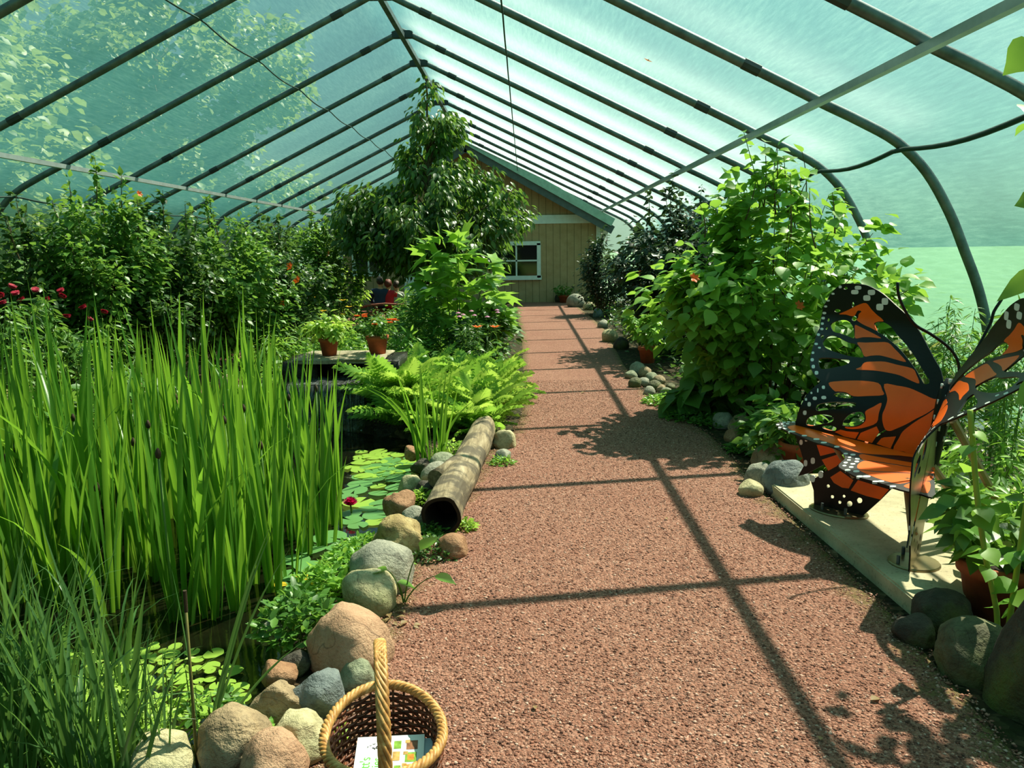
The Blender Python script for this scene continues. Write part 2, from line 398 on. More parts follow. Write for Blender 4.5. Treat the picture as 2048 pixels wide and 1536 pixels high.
# water
wm = MB(); cpt = np.mean(np.array(POND), 0)
ring = [(p[0]+(p[0]-cpt[0])*.03, p[1]+(p[1]-cpt[1])*.03, WATER_Z) for p in POND]
wm.add(ring, [tuple(range(len(ring)))])
tag(wm.build('pond_water', M_WATER), 'dark still pond water between irises and rocks', None, None, 'structure')
# ================================================================== tunnel
D_, X0, PH = 1.83, -1.7434, 2.7626
HALF = [(0, 1.727), (.75, 1.366), (1.5, 1.004), (2.12, .705), (2.28, .625), (2.45, .545), (2.62, .452), (2.76, .32), (2.875, .14), (2.955, -.03), (3.03, -.2), (3.085, -.38), (3.12, -.6), (3.14, -.9)]
PROF = [(-x, z) for x, z in HALF[::-1]]+HALF[1:]
PROF = np.array([(X0+x*D_, EYE+z*D_) for x, z in PROF])
def catmull(P, k=4):
    P = np.asarray(P, float); out = []
    Q = np.vstack([2*P[0]-P[1], P, 2*P[-1]-P[-2]])
    for i in range(1, len(Q)-2):
        for j in range(k):
            t = j/k; a, b, c, d = Q[i-1], Q[i], Q[i+1], Q[i+2]
            out.append(.5*((2*b)+(-a+c)*t+(2*a-5*b+4*c-d)*t*t+(-a+3*b-3*c+d)*t**3))
    out.append(P[-1]); return np.array(out)
h = len(HALF)
LEFT_P, RIGHT_P = catmull(PROF[:h]), catmull(PROF[h-1:])
PROFS = np.vstack([LEFT_P, RIGHT_P[1:]])
fr = thing('hoop_house_frame', 'grey steel hoop frame holding up the teal shade cloth', 'frame', (X0, 0, 0))
mb = MB(); mb.tube([(x-X0, 0, max(z, -.05)) for x, z in PROFS], .042, 8)
hoop_me = mb.mesh('hoop', M_STEEL, True)
def on_prof(rel):
    x = X0+rel*D_; i = np.searchsorted(PROFS[:, 0], x); a, b = PROFS[i-1], PROFS[i]; t = (x-a[0])/(b[0]-a[0]); return a+(b-a)*t, (b-a)/np.linalg.norm(b-a)
sl = []
for rel in (-1.96, -.3, .3, 1.96):
    p, tdir = on_prof(rel); mb = MB(); w = .075
    mb.tube([(p[0]-X0-tdir[0]*w, 0, p[1]-tdir[1]*w), (p[0]-X0+tdir[0]*w, 0, p[1]+tdir[1]*w)], .047, 8); sl.append(mb.mesh('joint_sleeve', M_DARKSTEEL))
mb = MB(); mb.box((0, 0, EYE+1.70*D_), (.3, .09, .1)); apex_me = mb.mesh('apex_bracket', M_DARKSTEEL)
HOOP_Y = [(PH+n)*D_ for n in range(-3, 12)]
for yv in HOOP_Y:
    o = link('hoop', hoop_me, fr); o.location = (0, yv, 0)
    for m in sl: link('joint_sleeve', m, o)
    link('apex_bracket', apex_me, o)
for sgn in (-1, 1):
    p, _ = on_prof(sgn*2.243); mb = MB(); mb.box((p[0]-X0-sgn*.02, 11, p[1]-.055), (.055, 28, .055)); mb.build('purlin', M_SUNLIT_STEEL, fr)
mb = MB(); mb.box((0, 11, EYE+1.727*D_-.075), (.07, 28, .07)); mb.build('ridge_beam', M_STEEL, fr)
# shade cloth, sagging a little between the hoops
yy = np.linspace(-3.4, 25.2, 150); cr = []
nrm = np.gradient(PROFS, axis=0); nrm = np.stack([-nrm[:, 1], nrm[:, 0]], 1); nrm = nrm/np.linalg.norm(nrm, axis=1, keepdims=True)
PO = PROFS+nrm*.05
k = len(PO); V = []
for yv in yy:
    f = ((yv/D_-PH) % 1.0); sag = .035*math.sin(PI*f)**2
    q = PO-nrm*sag; V.append(np.stack([q[:, 0], np.full(k, yv), np.maximum(q[:, 1], -.22)], 1))
i = np.arange(len(yy)-1)[:, None]*k+np.arange(k-1)[None]
q = np.stack([i, i+1, i+k+1, i+k], -1).reshape(-1, 4)
tag(link('ceiling', fast_mesh('ceiling', np.vstack(V), [q], M_CLOTH)), 'translucent teal shade cloth stretched over the hoops', None, None, 'structure')
V = [(x, 25.62, max(z, -.22)) for x, z in PO]; bm_ = MB(); bm_.add(V, [tuple(range(len(V)))]); tag(bm_.build('wall_back', M_CLOTH), 'teal shade cloth closing the far end beside the house', None, None, 'structure')
for rel, r, sag, lab in ((-.86, .009, .05, 'thin dark cord sagging along the left roof slope'), (.86, .009, .05, 'thin dark cord running along the right roof slope'), (2.64, .02, .06, 'thick dark seam cord drooping along the right shoulder'), (-2.64, .014, .05, 'dark seam cord drooping along the left shoulder behind the shrubs')):
    p, _ = on_prof(rel); pts = []
    for yv in np.arange(-2, 25, .23):
        f = (yv/D_-PH) % 1.0; pts.append((p[0]-(.03 if rel > 0 else -.03), yv, p[1]+.0-sag*math.sin(PI*f)-.03))
    mb = MB(); mb.tube(pts, r, 6); tag(mb.build('seam_cord', M_CORD, None, True), lab, 'cord', 'seam cords under the cloth')
# ================================================================== house at the far end
HY = 25.45
hs = thing('house', 'tan board-sided house with white trim closing the far end', 'building', (X0, HY, 0))
XW = 4.05; EZ = 2.42; PZ = 4.62; ROOFT = .5625
mb = MB()
mb.add([(-XW, 0, -.1), (XW, 0, -.1), (XW, 0, EZ), (-XW, 0, EZ), (-XW, 4, -.1), (XW, 4, -.1), (XW, 4, EZ), (-XW, 4, EZ)], [(0, 1, 2, 3), (5, 4, 7, 6), (1, 5, 6, 2), (4, 0, 3, 7)]); mb.build('wall', M_SIDING, hs)
mb = MB(); mb.add([(-XW, .005, EZ), (XW, .005, EZ), (0, .005, PZ)], [(0, 1, 2)]); mb.build('gable', M_SIDING, hs)
mb = MB(); mb.box((0, -.02, 2.55), (2*XW-.1, .05, .26)); mb.build('frieze_board', M_WHITE, hs)
for s in (-1, 1):
    mb = MB(); mb.box((s*(XW-.04), -.02, 1.2), (.12, .05, 2.5)); mb.build('corner_board', M_WHITE, hs)
    ang = math.atan(ROOFT); L = (XW+.35)/math.cos(ang); cx = s*(XW+.35)/2; cz = PZ+.12-(XW+.35)/2*ROOFT
    rot = np.array([[math.cos(ang), 0, s*math.sin(ang)], [0, 1, 0], [-s*math.sin(ang), 0, math.cos(ang)]])
    mb = MB(); mb.box((cx, 1.7, cz), (L, 4.6, .1), rot=rot); mb.build('roof', M_SHINGLE, hs)
    mb = MB(); mb.box((cx, -.62, cz-.09), (L, .05, .24), rot=rot); mb.build('fascia', M_FASCIA, hs)
    mb = MB(); mb.box((cx, -.68, cz+.14), (L, .06, .24), rot=rot); mb.build('rake_sheet', M_RAKE, hs)
def window(x, z, w, hh):
    f = MB()
    for a, b, c, d in ((0, hh/2, w+.1, .12), (0, -hh/2, w+.16, .13), (-w/2, 0, .12, hh), (w/2, 0, .12, hh)): f.box((x+a, -.04, z+b), (c, .07, d))
    o = f.build('window_frame', M_WHITE, hs)
    m = MB(); m.box((x, -.01, z), (w-.1, .02, hh-.1)); m.build('pane', M_GLASS, o)
    m = MB(); m.box((x, -.035, z), (.05, .03, hh-.1)); m.box((x, -.035, z), (w-.1, .03, .05)); m.build('muntin', M_WHITE, o)
window(1.47, 1.3, 1.4, 1.06); window(-3.15, 1.5, .001+.9, 1.1)
d = MB()
for a, w_ in ((-1.99, .14), (-.93, .14)): d.box((a, -.03, 1.05), (w_, .06, 2.1))
d.box((-1.46, -.03, 2.15), (1.2, .06, .14)); do = d.build('door_frame', M_WHITE, hs)
d = MB(); d.box((-1.46, -.01, 1.03), (.94, .04, 2.06)); dd = d.build('door', M_WHITE, hs); d = MB(); d.lathe([(0, 0), (.03, .01), (.035, .03), (0, .05)], 10, (-1.1, -.08, 1.0)); d.build('door_knob', M_STEEL, dd)
TR = {"out":[[0.254,0.843],[0.259,0.873],[0.298,0.964],[0.342,1.014],[0.396,1.075],[0.459,1.148],[0.517,1.202],[0.571,1.247],[0.633,1.287],[0.711,1.339],[0.776,1.37],[0.849,1.393],[0.931,1.399],[1.007,1.397],[1.045,1.388],[1.091,1.362],[1.129,1.324],[1.155,1.285],[1.181,1.246],[1.191,1.195],[1.188,1.146],[1.178,1.111],[1.18,1.076],[1.163,1.026],[1.147,0.983],[1.121,0.936],[1.095,0.901],[1.062,0.875],[1.022,0.85],[0.977,0.831],[0.979,0.816],[0.991,0.803],[1.01,0.776],[1.027,0.741],[1.04,0.701],[1.059,0.645],[1.072,0.583],[1.074,0.588],[1.072,0.531],[1.06,0.469],[1.04,0.427],[1.023,0.384],[1.002,0.33],[0.982,0.276],[0.959,0.234],[0.938,0.181],[0.931,0.093],[0.643,0.084],[0.541,0.209],[0.489,0.28],[0.31,0.49]],"holes":[[[0.773,1.169],[0.74,1.183],[0.699,1.181],[0.655,1.163],[0.623,1.138],[0.598,1.118],[0.528,1.072],[0.465,1.021],[0.417,0.975],[0.371,0.929],[0.347,0.907],[0.351,0.889],[0.372,0.886],[0.393,0.906],[0.432,0.948],[0.493,0.997],[0.564,1.047],[0.641,1.087],[0.703,1.114],[0.741,1.127]],[[1.102,1.135],[1.064,1.162],[1.011,1.173],[0.963,1.165],[0.925,1.139],[0.899,1.101],[0.89,1.074],[0.937,1.081],[1.002,1.092],[1.059,1.098]],[[1.102,1.032],[1.087,1.067],[1.047,1.076],[0.987,1.065],[0.92,1.049],[0.86,1.044],[0.811,1.016],[0.774,0.982],[0.81,0.976],[0.878,0.977],[0.967,0.987],[1.04,0.999],[1.076,1.012]],[[1.063,0.942],[1.001,0.954],[0.92,0.956],[0.867,0.959],[0.85,0.948],[0.863,0.93],[0.918,0.911],[0.987,0.893],[1.023,0.898]],[[0.863,0.766],[0.839,0.783],[0.791,0.783],[0.748,0.77],[0.754,0.761],[0.818,0.758]],[[0.947,0.698],[0.902,0.718],[0.823,0.733],[0.731,0.74],[0.717,0.731],[0.731,0.715],[0.814,0.695],[0.895,0.678],[0.942,0.667]],[[0.784,0.609],[0.774,0.638],[0.749,0.669],[0.713,0.69],[0.676,0.695],[0.658,0.676],[0.659,0.649],[0.682,0.625],[0.724,0.607],[0.772,0.603]],[[1.006,0.592],[0.984,0.624],[0.921,0.647],[0.864,0.652],[0.836,0.64],[0.851,0.613],[0.907,0.593],[0.958,0.574],[0.999,0.571]],[[0.906,0.577],[0.85,0.591],[0.818,0.582],[0.831,0.563],[0.882,0.563]],[[0.842,1.216],[0.845,1.204],[0.857,1.196],[0.871,1.195],[0.884,1.201],[0.89,1.212],[0.886,1.224],[0.874,1.232],[0.86,1.233],[0.847,1.226]],[[0.908,1.19],[0.911,1.18],[0.919,1.174],[0.932,1.173],[0.943,1.178],[0.949,1.187],[0.946,1.196],[0.937,1.203],[0.924,1.204],[0.913,1.199]],[[1.039,1.228],[1.044,1.222],[1.057,1.217],[1.073,1.216],[1.087,1.219],[1.093,1.224],[1.088,1.23],[1.075,1.235],[1.058,1.236],[1.044,1.233]],[[0.934,1.273],[0.935,1.264],[0.94,1.258],[0.947,1.257],[0.952,1.263],[0.955,1.272],[0.954,1.281],[0.949,1.287],[0.942,1.287],[0.937,1.282]],[[0.992,1.369],[0.995,1.364],[1.003,1.361],[1.013,1.361],[1.022,1.363],[1.026,1.368],[1.023,1.373],[1.014,1.376],[1.004,1.377],[0.995,1.374]],[[1.119,1.164],[1.119,1.158],[1.123,1.153],[1.13,1.153],[1.137,1.156],[1.141,1.162],[1.141,1.169],[1.136,1.173],[1.129,1.174],[1.123,1.17]],[[1.112,1.112],[1.111,1.107],[1.114,1.104],[1.121,1.103],[1.127,1.106],[1.132,1.11],[1.133,1.116],[1.129,1.119],[1.123,1.12],[1.116,1.117]],[[1.114,1.063],[1.112,1.057],[1.116,1.052],[1.124,1.052],[1.134,1.055],[1.141,1.061],[1.142,1.068],[1.138,1.072],[1.13,1.073],[1.121,1.07]],[[0.839,0.228],[0.841,0.221],[0.846,0.217],[0.852,0.215],[0.857,0.218],[0.86,0.223],[0.858,0.23],[0.853,0.235],[0.847,0.236],[0.842,0.233]],[[0.81,0.169],[0.812,0.162],[0.817,0.157],[0.823,0.156],[0.829,0.158],[0.831,0.164],[0.83,0.171],[0.824,0.176],[0.818,0.177],[0.812,0.175]],[[0.742,0.187],[0.744,0.181],[0.748,0.177],[0.754,0.176],[0.758,0.178],[0.76,0.183],[0.759,0.188],[0.754,0.193],[0.749,0.194],[0.744,0.191]],[[0.764,0.145],[0.766,0.139],[0.771,0.134],[0.777,0.133],[0.782,0.135],[0.784,0.141],[0.783,0.147],[0.778,0.152],[0.772,0.153],[0.766,0.151]],[[0.699,0.152],[0.702,0.141],[0.71,0.133],[0.72,0.131],[0.728,0.135],[0.732,0.144],[0.729,0.155],[0.721,0.162],[0.711,0.165],[0.703,0.161]],[[0.643,0.184],[0.645,0.174],[0.653,0.166],[0.663,0.163],[0.671,0.168],[0.675,0.177],[0.672,0.187],[0.665,0.195],[0.655,0.197],[0.646,0.193]]],"org":[[[1.048,1.206],[0.98,1.235],[0.907,1.27],[0.845,1.287],[0.803,1.253],[0.758,1.222],[0.729,1.207],[0.71,1.189],[0.747,1.184],[0.774,1.169],[0.746,1.131],[0.788,1.142],[0.849,1.157],[0.898,1.176],[0.906,1.186],[0.897,1.194],[0.894,1.217],[0.875,1.235],[0.904,1.237],[0.925,1.206],[0.954,1.201],[0.994,1.207]],[[0.911,1.149],[0.874,1.143],[0.811,1.126],[0.749,1.109],[0.702,1.092],[0.77,1.091],[0.831,1.085],[0.879,1.075],[0.898,1.113]],[[0.854,1.052],[0.797,1.058],[0.72,1.068],[0.649,1.073],[0.594,1.044],[0.548,1.017],[0.504,0.985],[0.562,0.989],[0.62,0.996],[0.679,1.0],[0.733,0.992],[0.77,0.985],[0.81,1.021]],[[0.786,0.912],[0.765,0.928],[0.752,0.953],[0.7,0.964],[0.629,0.971],[0.553,0.964],[0.457,0.955],[0.426,0.928],[0.398,0.885],[0.45,0.894],[0.517,0.912],[0.595,0.918],[0.68,0.919]],[[0.919,0.824],[0.865,0.84],[0.796,0.851],[0.721,0.859],[0.625,0.858],[0.591,0.825],[0.578,0.801],[0.664,0.785],[0.741,0.774],[0.793,0.788],[0.841,0.788],[0.865,0.788]],[[0.59,0.857],[0.517,0.858],[0.444,0.854],[0.371,0.835],[0.305,0.816],[0.255,0.82],[0.288,0.777],[0.332,0.735],[0.379,0.702],[0.431,0.662],[0.485,0.628],[0.514,0.613],[0.54,0.62],[0.556,0.66],[0.56,0.701],[0.552,0.732],[0.548,0.773],[0.558,0.801]],[[0.253,0.809],[0.283,0.774],[0.324,0.733],[0.368,0.697],[0.413,0.655],[0.445,0.619],[0.462,0.58],[0.488,0.512],[0.433,0.511],[0.315,0.494],[0.284,0.619]],[[0.576,0.759],[0.615,0.734],[0.656,0.703],[0.65,0.672],[0.654,0.645],[0.684,0.616],[0.729,0.601],[0.767,0.598],[0.755,0.589],[0.707,0.594],[0.649,0.613],[0.588,0.649],[0.581,0.703]],[[0.826,0.558],[0.793,0.577],[0.754,0.573],[0.684,0.578],[0.703,0.537],[0.769,0.54]],[[0.674,0.577],[0.587,0.628],[0.57,0.599],[0.607,0.529],[0.693,0.536]],[[0.543,0.572],[0.478,0.588],[0.503,0.515],[0.581,0.528],[0.557,0.564]],[[0.932,0.462],[0.9,0.468],[0.799,0.48],[0.792,0.448],[0.906,0.399]],[[0.896,0.378],[0.796,0.43],[0.762,0.409],[0.804,0.356],[0.853,0.319]],[[0.839,0.282],[0.78,0.333],[0.701,0.293],[0.725,0.238],[0.764,0.235],[0.815,0.253]],[[0.674,0.299],[0.497,0.281],[0.541,0.213],[0.621,0.216],[0.713,0.229]]],"wh":[[[0.885,1.377],[0.887,1.369],[0.893,1.366],[0.91,1.364],[0.926,1.364],[0.933,1.367],[0.936,1.375],[0.934,1.383],[0.928,1.386],[0.911,1.388],[0.895,1.387],[0.888,1.384]],[[0.905,1.35],[0.907,1.341],[0.914,1.337],[0.932,1.335],[0.951,1.335],[0.959,1.338],[0.962,1.347],[0.96,1.356],[0.953,1.36],[0.934,1.362],[0.915,1.362],[0.908,1.358]],[[0.782,1.354],[0.784,1.343],[0.79,1.339],[0.808,1.336],[0.826,1.337],[0.833,1.341],[0.836,1.351],[0.835,1.362],[0.828,1.366],[0.81,1.368],[0.792,1.368],[0.785,1.364]],[[0.814,1.319],[0.815,1.308],[0.822,1.303],[0.839,1.301],[0.857,1.301],[0.864,1.305],[0.867,1.316],[0.866,1.328],[0.859,1.332],[0.841,1.335],[0.824,1.334],[0.817,1.33]],[[0.686,1.306],[0.687,1.293],[0.692,1.287],[0.707,1.285],[0.723,1.286],[0.729,1.29],[0.732,1.304],[0.731,1.317],[0.726,1.323],[0.71,1.325],[0.695,1.325],[0.689,1.32]],[[0.717,1.272],[0.718,1.259],[0.724,1.253],[0.741,1.25],[0.758,1.251],[0.765,1.255],[0.768,1.268],[0.767,1.282],[0.761,1.287],[0.744,1.29],[0.727,1.289],[0.72,1.285]],[[1.038,1.375],[1.04,1.368],[1.05,1.366],[1.06,1.367],[1.063,1.374],[1.061,1.382],[1.051,1.384],[1.041,1.382]],[[1.093,1.33],[1.096,1.325],[1.106,1.324],[1.116,1.324],[1.119,1.329],[1.117,1.334],[1.107,1.336],[1.097,1.335]],[[1.13,1.285],[1.133,1.28],[1.144,1.278],[1.155,1.279],[1.158,1.284],[1.155,1.289],[1.144,1.291],[1.133,1.29]],[[1.149,1.247],[1.151,1.241],[1.162,1.239],[1.172,1.24],[1.175,1.245],[1.173,1.251],[1.162,1.253],[1.152,1.252]],[[1.154,1.204],[1.157,1.198],[1.169,1.195],[1.181,1.196],[1.186,1.202],[1.183,1.209],[1.171,1.211],[1.158,1.21]],[[1.159,1.171],[1.16,1.164],[1.171,1.162],[1.184,1.163],[1.189,1.169],[1.188,1.176],[1.176,1.178],[1.164,1.178]],[[1.156,1.137],[1.156,1.131],[1.165,1.128],[1.175,1.129],[1.18,1.135],[1.18,1.141],[1.172,1.143],[1.162,1.143]],[[1.142,1.105],[1.142,1.099],[1.151,1.097],[1.163,1.098],[1.169,1.103],[1.169,1.108],[1.159,1.111],[1.148,1.11]],[[1.15,1.071],[1.148,1.064],[1.156,1.062],[1.167,1.063],[1.174,1.068],[1.175,1.075],[1.167,1.077],[1.156,1.076]],[[1.128,1.018],[1.127,1.013],[1.136,1.011],[1.147,1.011],[1.154,1.016],[1.155,1.021],[1.146,1.023],[1.135,1.023]],[[1.091,1.0],[1.09,0.996],[1.097,0.994],[1.107,0.995],[1.112,0.998],[1.113,1.003],[1.105,1.004],[1.096,1.004]],[[1.117,0.969],[1.115,0.964],[1.121,0.962],[1.13,0.962],[1.136,0.967],[1.138,0.973],[1.132,0.975],[1.123,0.974]],[[1.091,0.933],[1.089,0.926],[1.096,0.923],[1.106,0.924],[1.114,0.93],[1.117,0.937],[1.11,0.94],[1.099,0.939]],[[1.057,0.898],[1.054,0.891],[1.062,0.888],[1.072,0.889],[1.08,0.896],[1.083,0.904],[1.076,0.907],[1.065,0.906]],[[1.013,0.869],[1.011,0.861],[1.019,0.858],[1.03,0.859],[1.038,0.867],[1.041,0.875],[1.032,0.878],[1.021,0.877]],[[0.93,0.8],[0.928,0.792],[0.935,0.79],[0.944,0.791],[0.95,0.798],[0.951,0.805],[0.944,0.808],[0.935,0.807]],[[0.9,0.747],[0.901,0.74],[0.912,0.736],[0.925,0.737],[0.931,0.744],[0.93,0.751],[0.919,0.755],[0.906,0.754]],[[0.955,0.736],[0.956,0.728],[0.965,0.725],[0.976,0.726],[0.982,0.733],[0.981,0.741],[0.972,0.744],[0.961,0.743]],[[0.983,0.699],[0.984,0.689],[0.992,0.685],[1.001,0.687],[1.005,0.697],[1.005,0.707],[0.997,0.711],[0.988,0.709]],[[1.005,0.647],[1.007,0.635],[1.016,0.631],[1.025,0.633],[1.028,0.643],[1.026,0.655],[1.017,0.659],[1.008,0.658]],[[0.962,0.779],[0.959,0.77],[0.962,0.767],[0.967,0.769],[0.971,0.778],[0.974,0.787],[0.972,0.79],[0.967,0.788]],[[0.994,0.762],[0.993,0.757],[0.998,0.755],[1.003,0.756],[1.006,0.76],[1.007,0.765],[1.003,0.767],[0.997,0.766]],[[1.014,0.724],[1.013,0.717],[1.019,0.715],[1.025,0.716],[1.028,0.722],[1.028,0.728],[1.023,0.73],[1.017,0.729]],[[1.021,0.463],[1.022,0.452],[1.027,0.446],[1.035,0.445],[1.04,0.449],[1.042,0.459],[1.041,0.47],[1.037,0.476],[1.028,0.477],[1.023,0.473]],[[0.938,0.364],[0.939,0.35],[0.945,0.344],[0.956,0.341],[0.963,0.346],[0.965,0.358],[0.964,0.372],[0.958,0.379],[0.947,0.381],[0.94,0.376]],[[0.985,0.34],[0.986,0.327],[0.991,0.32],[1.0,0.318],[1.006,0.323],[1.008,0.336],[1.007,0.35],[1.002,0.357],[0.993,0.358],[0.987,0.354]],[[0.883,0.29],[0.884,0.275],[0.891,0.267],[0.903,0.265],[0.911,0.27],[0.914,0.284],[0.912,0.299],[0.906,0.306],[0.893,0.309],[0.886,0.304]],[[0.932,0.254],[0.934,0.239],[0.94,0.231],[0.953,0.229],[0.96,0.234],[0.964,0.248],[0.962,0.263],[0.955,0.271],[0.942,0.273],[0.935,0.268]],[[0.992,0.478],[0.993,0.474],[0.997,0.472],[1.003,0.47],[1.007,0.472],[1.008,0.475],[1.007,0.479],[1.004,0.481],[0.997,0.483],[0.993,0.481]]]}
TS = {"out":[[1.511,4.827],[1.524,4.758],[1.547,4.69],[1.588,4.6],[1.636,4.506],[1.682,4.459],[1.717,4.414],[1.732,4.37],[1.725,4.299],[1.707,4.245],[1.665,4.192],[1.64,4.153],[1.635,4.115],[1.649,4.064],[1.672,4.001],[1.722,3.952],[1.775,3.892],[1.818,3.834],[1.896,3.772],[1.918,3.744],[1.96,3.776],[2.115,4.122],[2.142,4.24],[2.073,4.361],[1.954,4.489],[1.884,4.576],[1.809,4.691],[1.736,4.794],[1.691,4.826],[1.603,4.867],[1.55,4.86]],"org":[[[1.565,4.765],[1.61,4.801],[1.676,4.816],[1.752,4.776],[1.817,4.682],[1.884,4.576],[1.951,4.482],[2.07,4.354],[2.138,4.24],[2.019,4.285],[1.88,4.309],[1.811,4.339],[1.765,4.376],[1.746,4.435],[1.701,4.512],[1.639,4.591],[1.585,4.673]],[[1.799,4.284],[1.825,4.311],[1.869,4.285],[1.986,4.211],[2.113,4.129],[2.086,4.078],[1.96,4.152],[1.84,4.214],[1.799,4.222]],[[1.731,4.138],[1.756,4.177],[1.794,4.209],[1.835,4.201],[1.954,4.139],[2.08,4.066],[2.06,4.029],[1.915,4.051],[1.782,4.073],[1.726,4.1]],[[1.721,4.087],[1.777,4.061],[1.909,4.039],[2.051,4.011],[2.015,3.939],[1.932,3.935],[1.848,3.902],[1.795,3.939],[1.747,4.012]],[[1.853,3.873],[1.924,3.918],[2.004,3.922],[1.93,3.788],[1.886,3.827]]],"wh":[[[1.753,4.32],[1.746,4.31],[1.736,4.308],[1.727,4.311],[1.728,4.32],[1.735,4.33],[1.745,4.333],[1.754,4.329]],[[1.788,4.303],[1.781,4.293],[1.768,4.29],[1.758,4.294],[1.759,4.304],[1.766,4.315],[1.779,4.318],[1.789,4.314]],[[1.749,4.264],[1.744,4.257],[1.736,4.255],[1.731,4.257],[1.731,4.265],[1.736,4.272],[1.744,4.274],[1.75,4.272]],[[1.788,4.243],[1.781,4.233],[1.769,4.23],[1.76,4.233],[1.761,4.243],[1.768,4.254],[1.78,4.257],[1.789,4.253]],[[1.732,4.225],[1.727,4.218],[1.718,4.216],[1.711,4.219],[1.711,4.226],[1.716,4.233],[1.725,4.235],[1.733,4.232]],[[1.767,4.203],[1.761,4.194],[1.75,4.191],[1.742,4.194],[1.742,4.204],[1.749,4.213],[1.759,4.215],[1.768,4.212]],[[1.702,4.189],[1.696,4.18],[1.686,4.177],[1.678,4.18],[1.679,4.189],[1.685,4.198],[1.695,4.201],[1.703,4.198]],[[1.734,4.169],[1.728,4.161],[1.716,4.158],[1.707,4.161],[1.707,4.17],[1.714,4.179],[1.726,4.181],[1.735,4.178]],[[1.679,4.147],[1.673,4.139],[1.664,4.137],[1.657,4.14],[1.658,4.148],[1.663,4.155],[1.672,4.158],[1.679,4.155]],[[1.708,4.126],[1.701,4.117],[1.691,4.115],[1.682,4.118],[1.683,4.126],[1.689,4.135],[1.7,4.138],[1.708,4.134]],[[1.676,4.084],[1.668,4.074],[1.655,4.071],[1.645,4.075],[1.645,4.085],[1.653,4.095],[1.666,4.099],[1.676,4.095]],[[1.716,4.068],[1.707,4.057],[1.693,4.054],[1.682,4.058],[1.682,4.069],[1.691,4.08],[1.705,4.084],[1.716,4.08]],[[1.706,4.001],[1.698,3.991],[1.684,3.988],[1.672,3.991],[1.672,4.001],[1.68,4.011],[1.694,4.014],[1.706,4.011]],[[1.745,4.0],[1.735,3.989],[1.718,3.986],[1.703,3.99],[1.702,4.001],[1.712,4.011],[1.729,4.015],[1.744,4.011]],[[1.76,3.933],[1.753,3.926],[1.739,3.925],[1.726,3.927],[1.725,3.934],[1.732,3.941],[1.746,3.943],[1.759,3.941]],[[1.786,3.936],[1.779,3.929],[1.765,3.927],[1.753,3.93],[1.752,3.937],[1.759,3.944],[1.773,3.946],[1.785,3.944]],[[1.816,3.871],[1.809,3.863],[1.796,3.861],[1.785,3.864],[1.784,3.871],[1.791,3.879],[1.805,3.881],[1.816,3.878]],[[1.899,3.807],[1.89,3.8],[1.873,3.798],[1.857,3.8],[1.855,3.808],[1.864,3.815],[1.882,3.817],[1.897,3.815]],[[1.531,4.814],[1.526,4.806],[1.518,4.804],[1.511,4.807],[1.511,4.814],[1.516,4.822],[1.524,4.824],[1.531,4.822]],[[1.582,4.856],[1.578,4.849],[1.568,4.847],[1.561,4.85],[1.56,4.856],[1.565,4.863],[1.574,4.865],[1.582,4.862]],[[1.613,4.864],[1.608,4.857],[1.599,4.855],[1.591,4.858],[1.591,4.864],[1.595,4.871],[1.605,4.873],[1.612,4.87]],[[1.641,4.863],[1.636,4.856],[1.627,4.854],[1.619,4.857],[1.619,4.863],[1.623,4.87],[1.633,4.872],[1.64,4.869]],[[1.563,4.825],[1.558,4.817],[1.55,4.815],[1.543,4.818],[1.543,4.826],[1.548,4.833],[1.556,4.836],[1.563,4.833]],[[1.596,4.829],[1.591,4.821],[1.582,4.819],[1.574,4.822],[1.574,4.83],[1.579,4.838],[1.589,4.84],[1.596,4.837]],[[1.527,4.763],[1.522,4.755],[1.514,4.753],[1.508,4.756],[1.507,4.763],[1.512,4.771],[1.52,4.773],[1.527,4.77]],[[1.565,4.79],[1.56,4.783],[1.55,4.781],[1.543,4.783],[1.543,4.791],[1.548,4.799],[1.557,4.801],[1.564,4.798]],[[1.554,4.74],[1.549,4.733],[1.54,4.73],[1.533,4.733],[1.533,4.741],[1.538,4.748],[1.547,4.75],[1.554,4.748]],[[1.543,4.749],[1.54,4.744],[1.536,4.742],[1.532,4.744],[1.532,4.749],[1.535,4.754],[1.54,4.756],[1.544,4.754]],[[1.588,4.689],[1.579,4.68],[1.562,4.677],[1.546,4.681],[1.544,4.691],[1.553,4.7],[1.57,4.703],[1.586,4.699]],[[1.631,4.615],[1.624,4.606],[1.611,4.603],[1.6,4.606],[1.599,4.616],[1.606,4.626],[1.619,4.628],[1.63,4.625]],[[1.682,4.554],[1.674,4.543],[1.658,4.541],[1.646,4.544],[1.645,4.555],[1.653,4.565],[1.668,4.568],[1.681,4.564]],[[1.703,4.496],[1.695,4.486],[1.68,4.483],[1.668,4.487],[1.667,4.497],[1.675,4.508],[1.69,4.51],[1.703,4.507]],[[1.748,4.428],[1.74,4.417],[1.728,4.414],[1.717,4.418],[1.718,4.429],[1.725,4.44],[1.738,4.443],[1.749,4.439]],[[1.667,4.839],[1.661,4.833],[1.647,4.831],[1.636,4.833],[1.634,4.84],[1.64,4.847],[1.653,4.848],[1.665,4.846]]]}
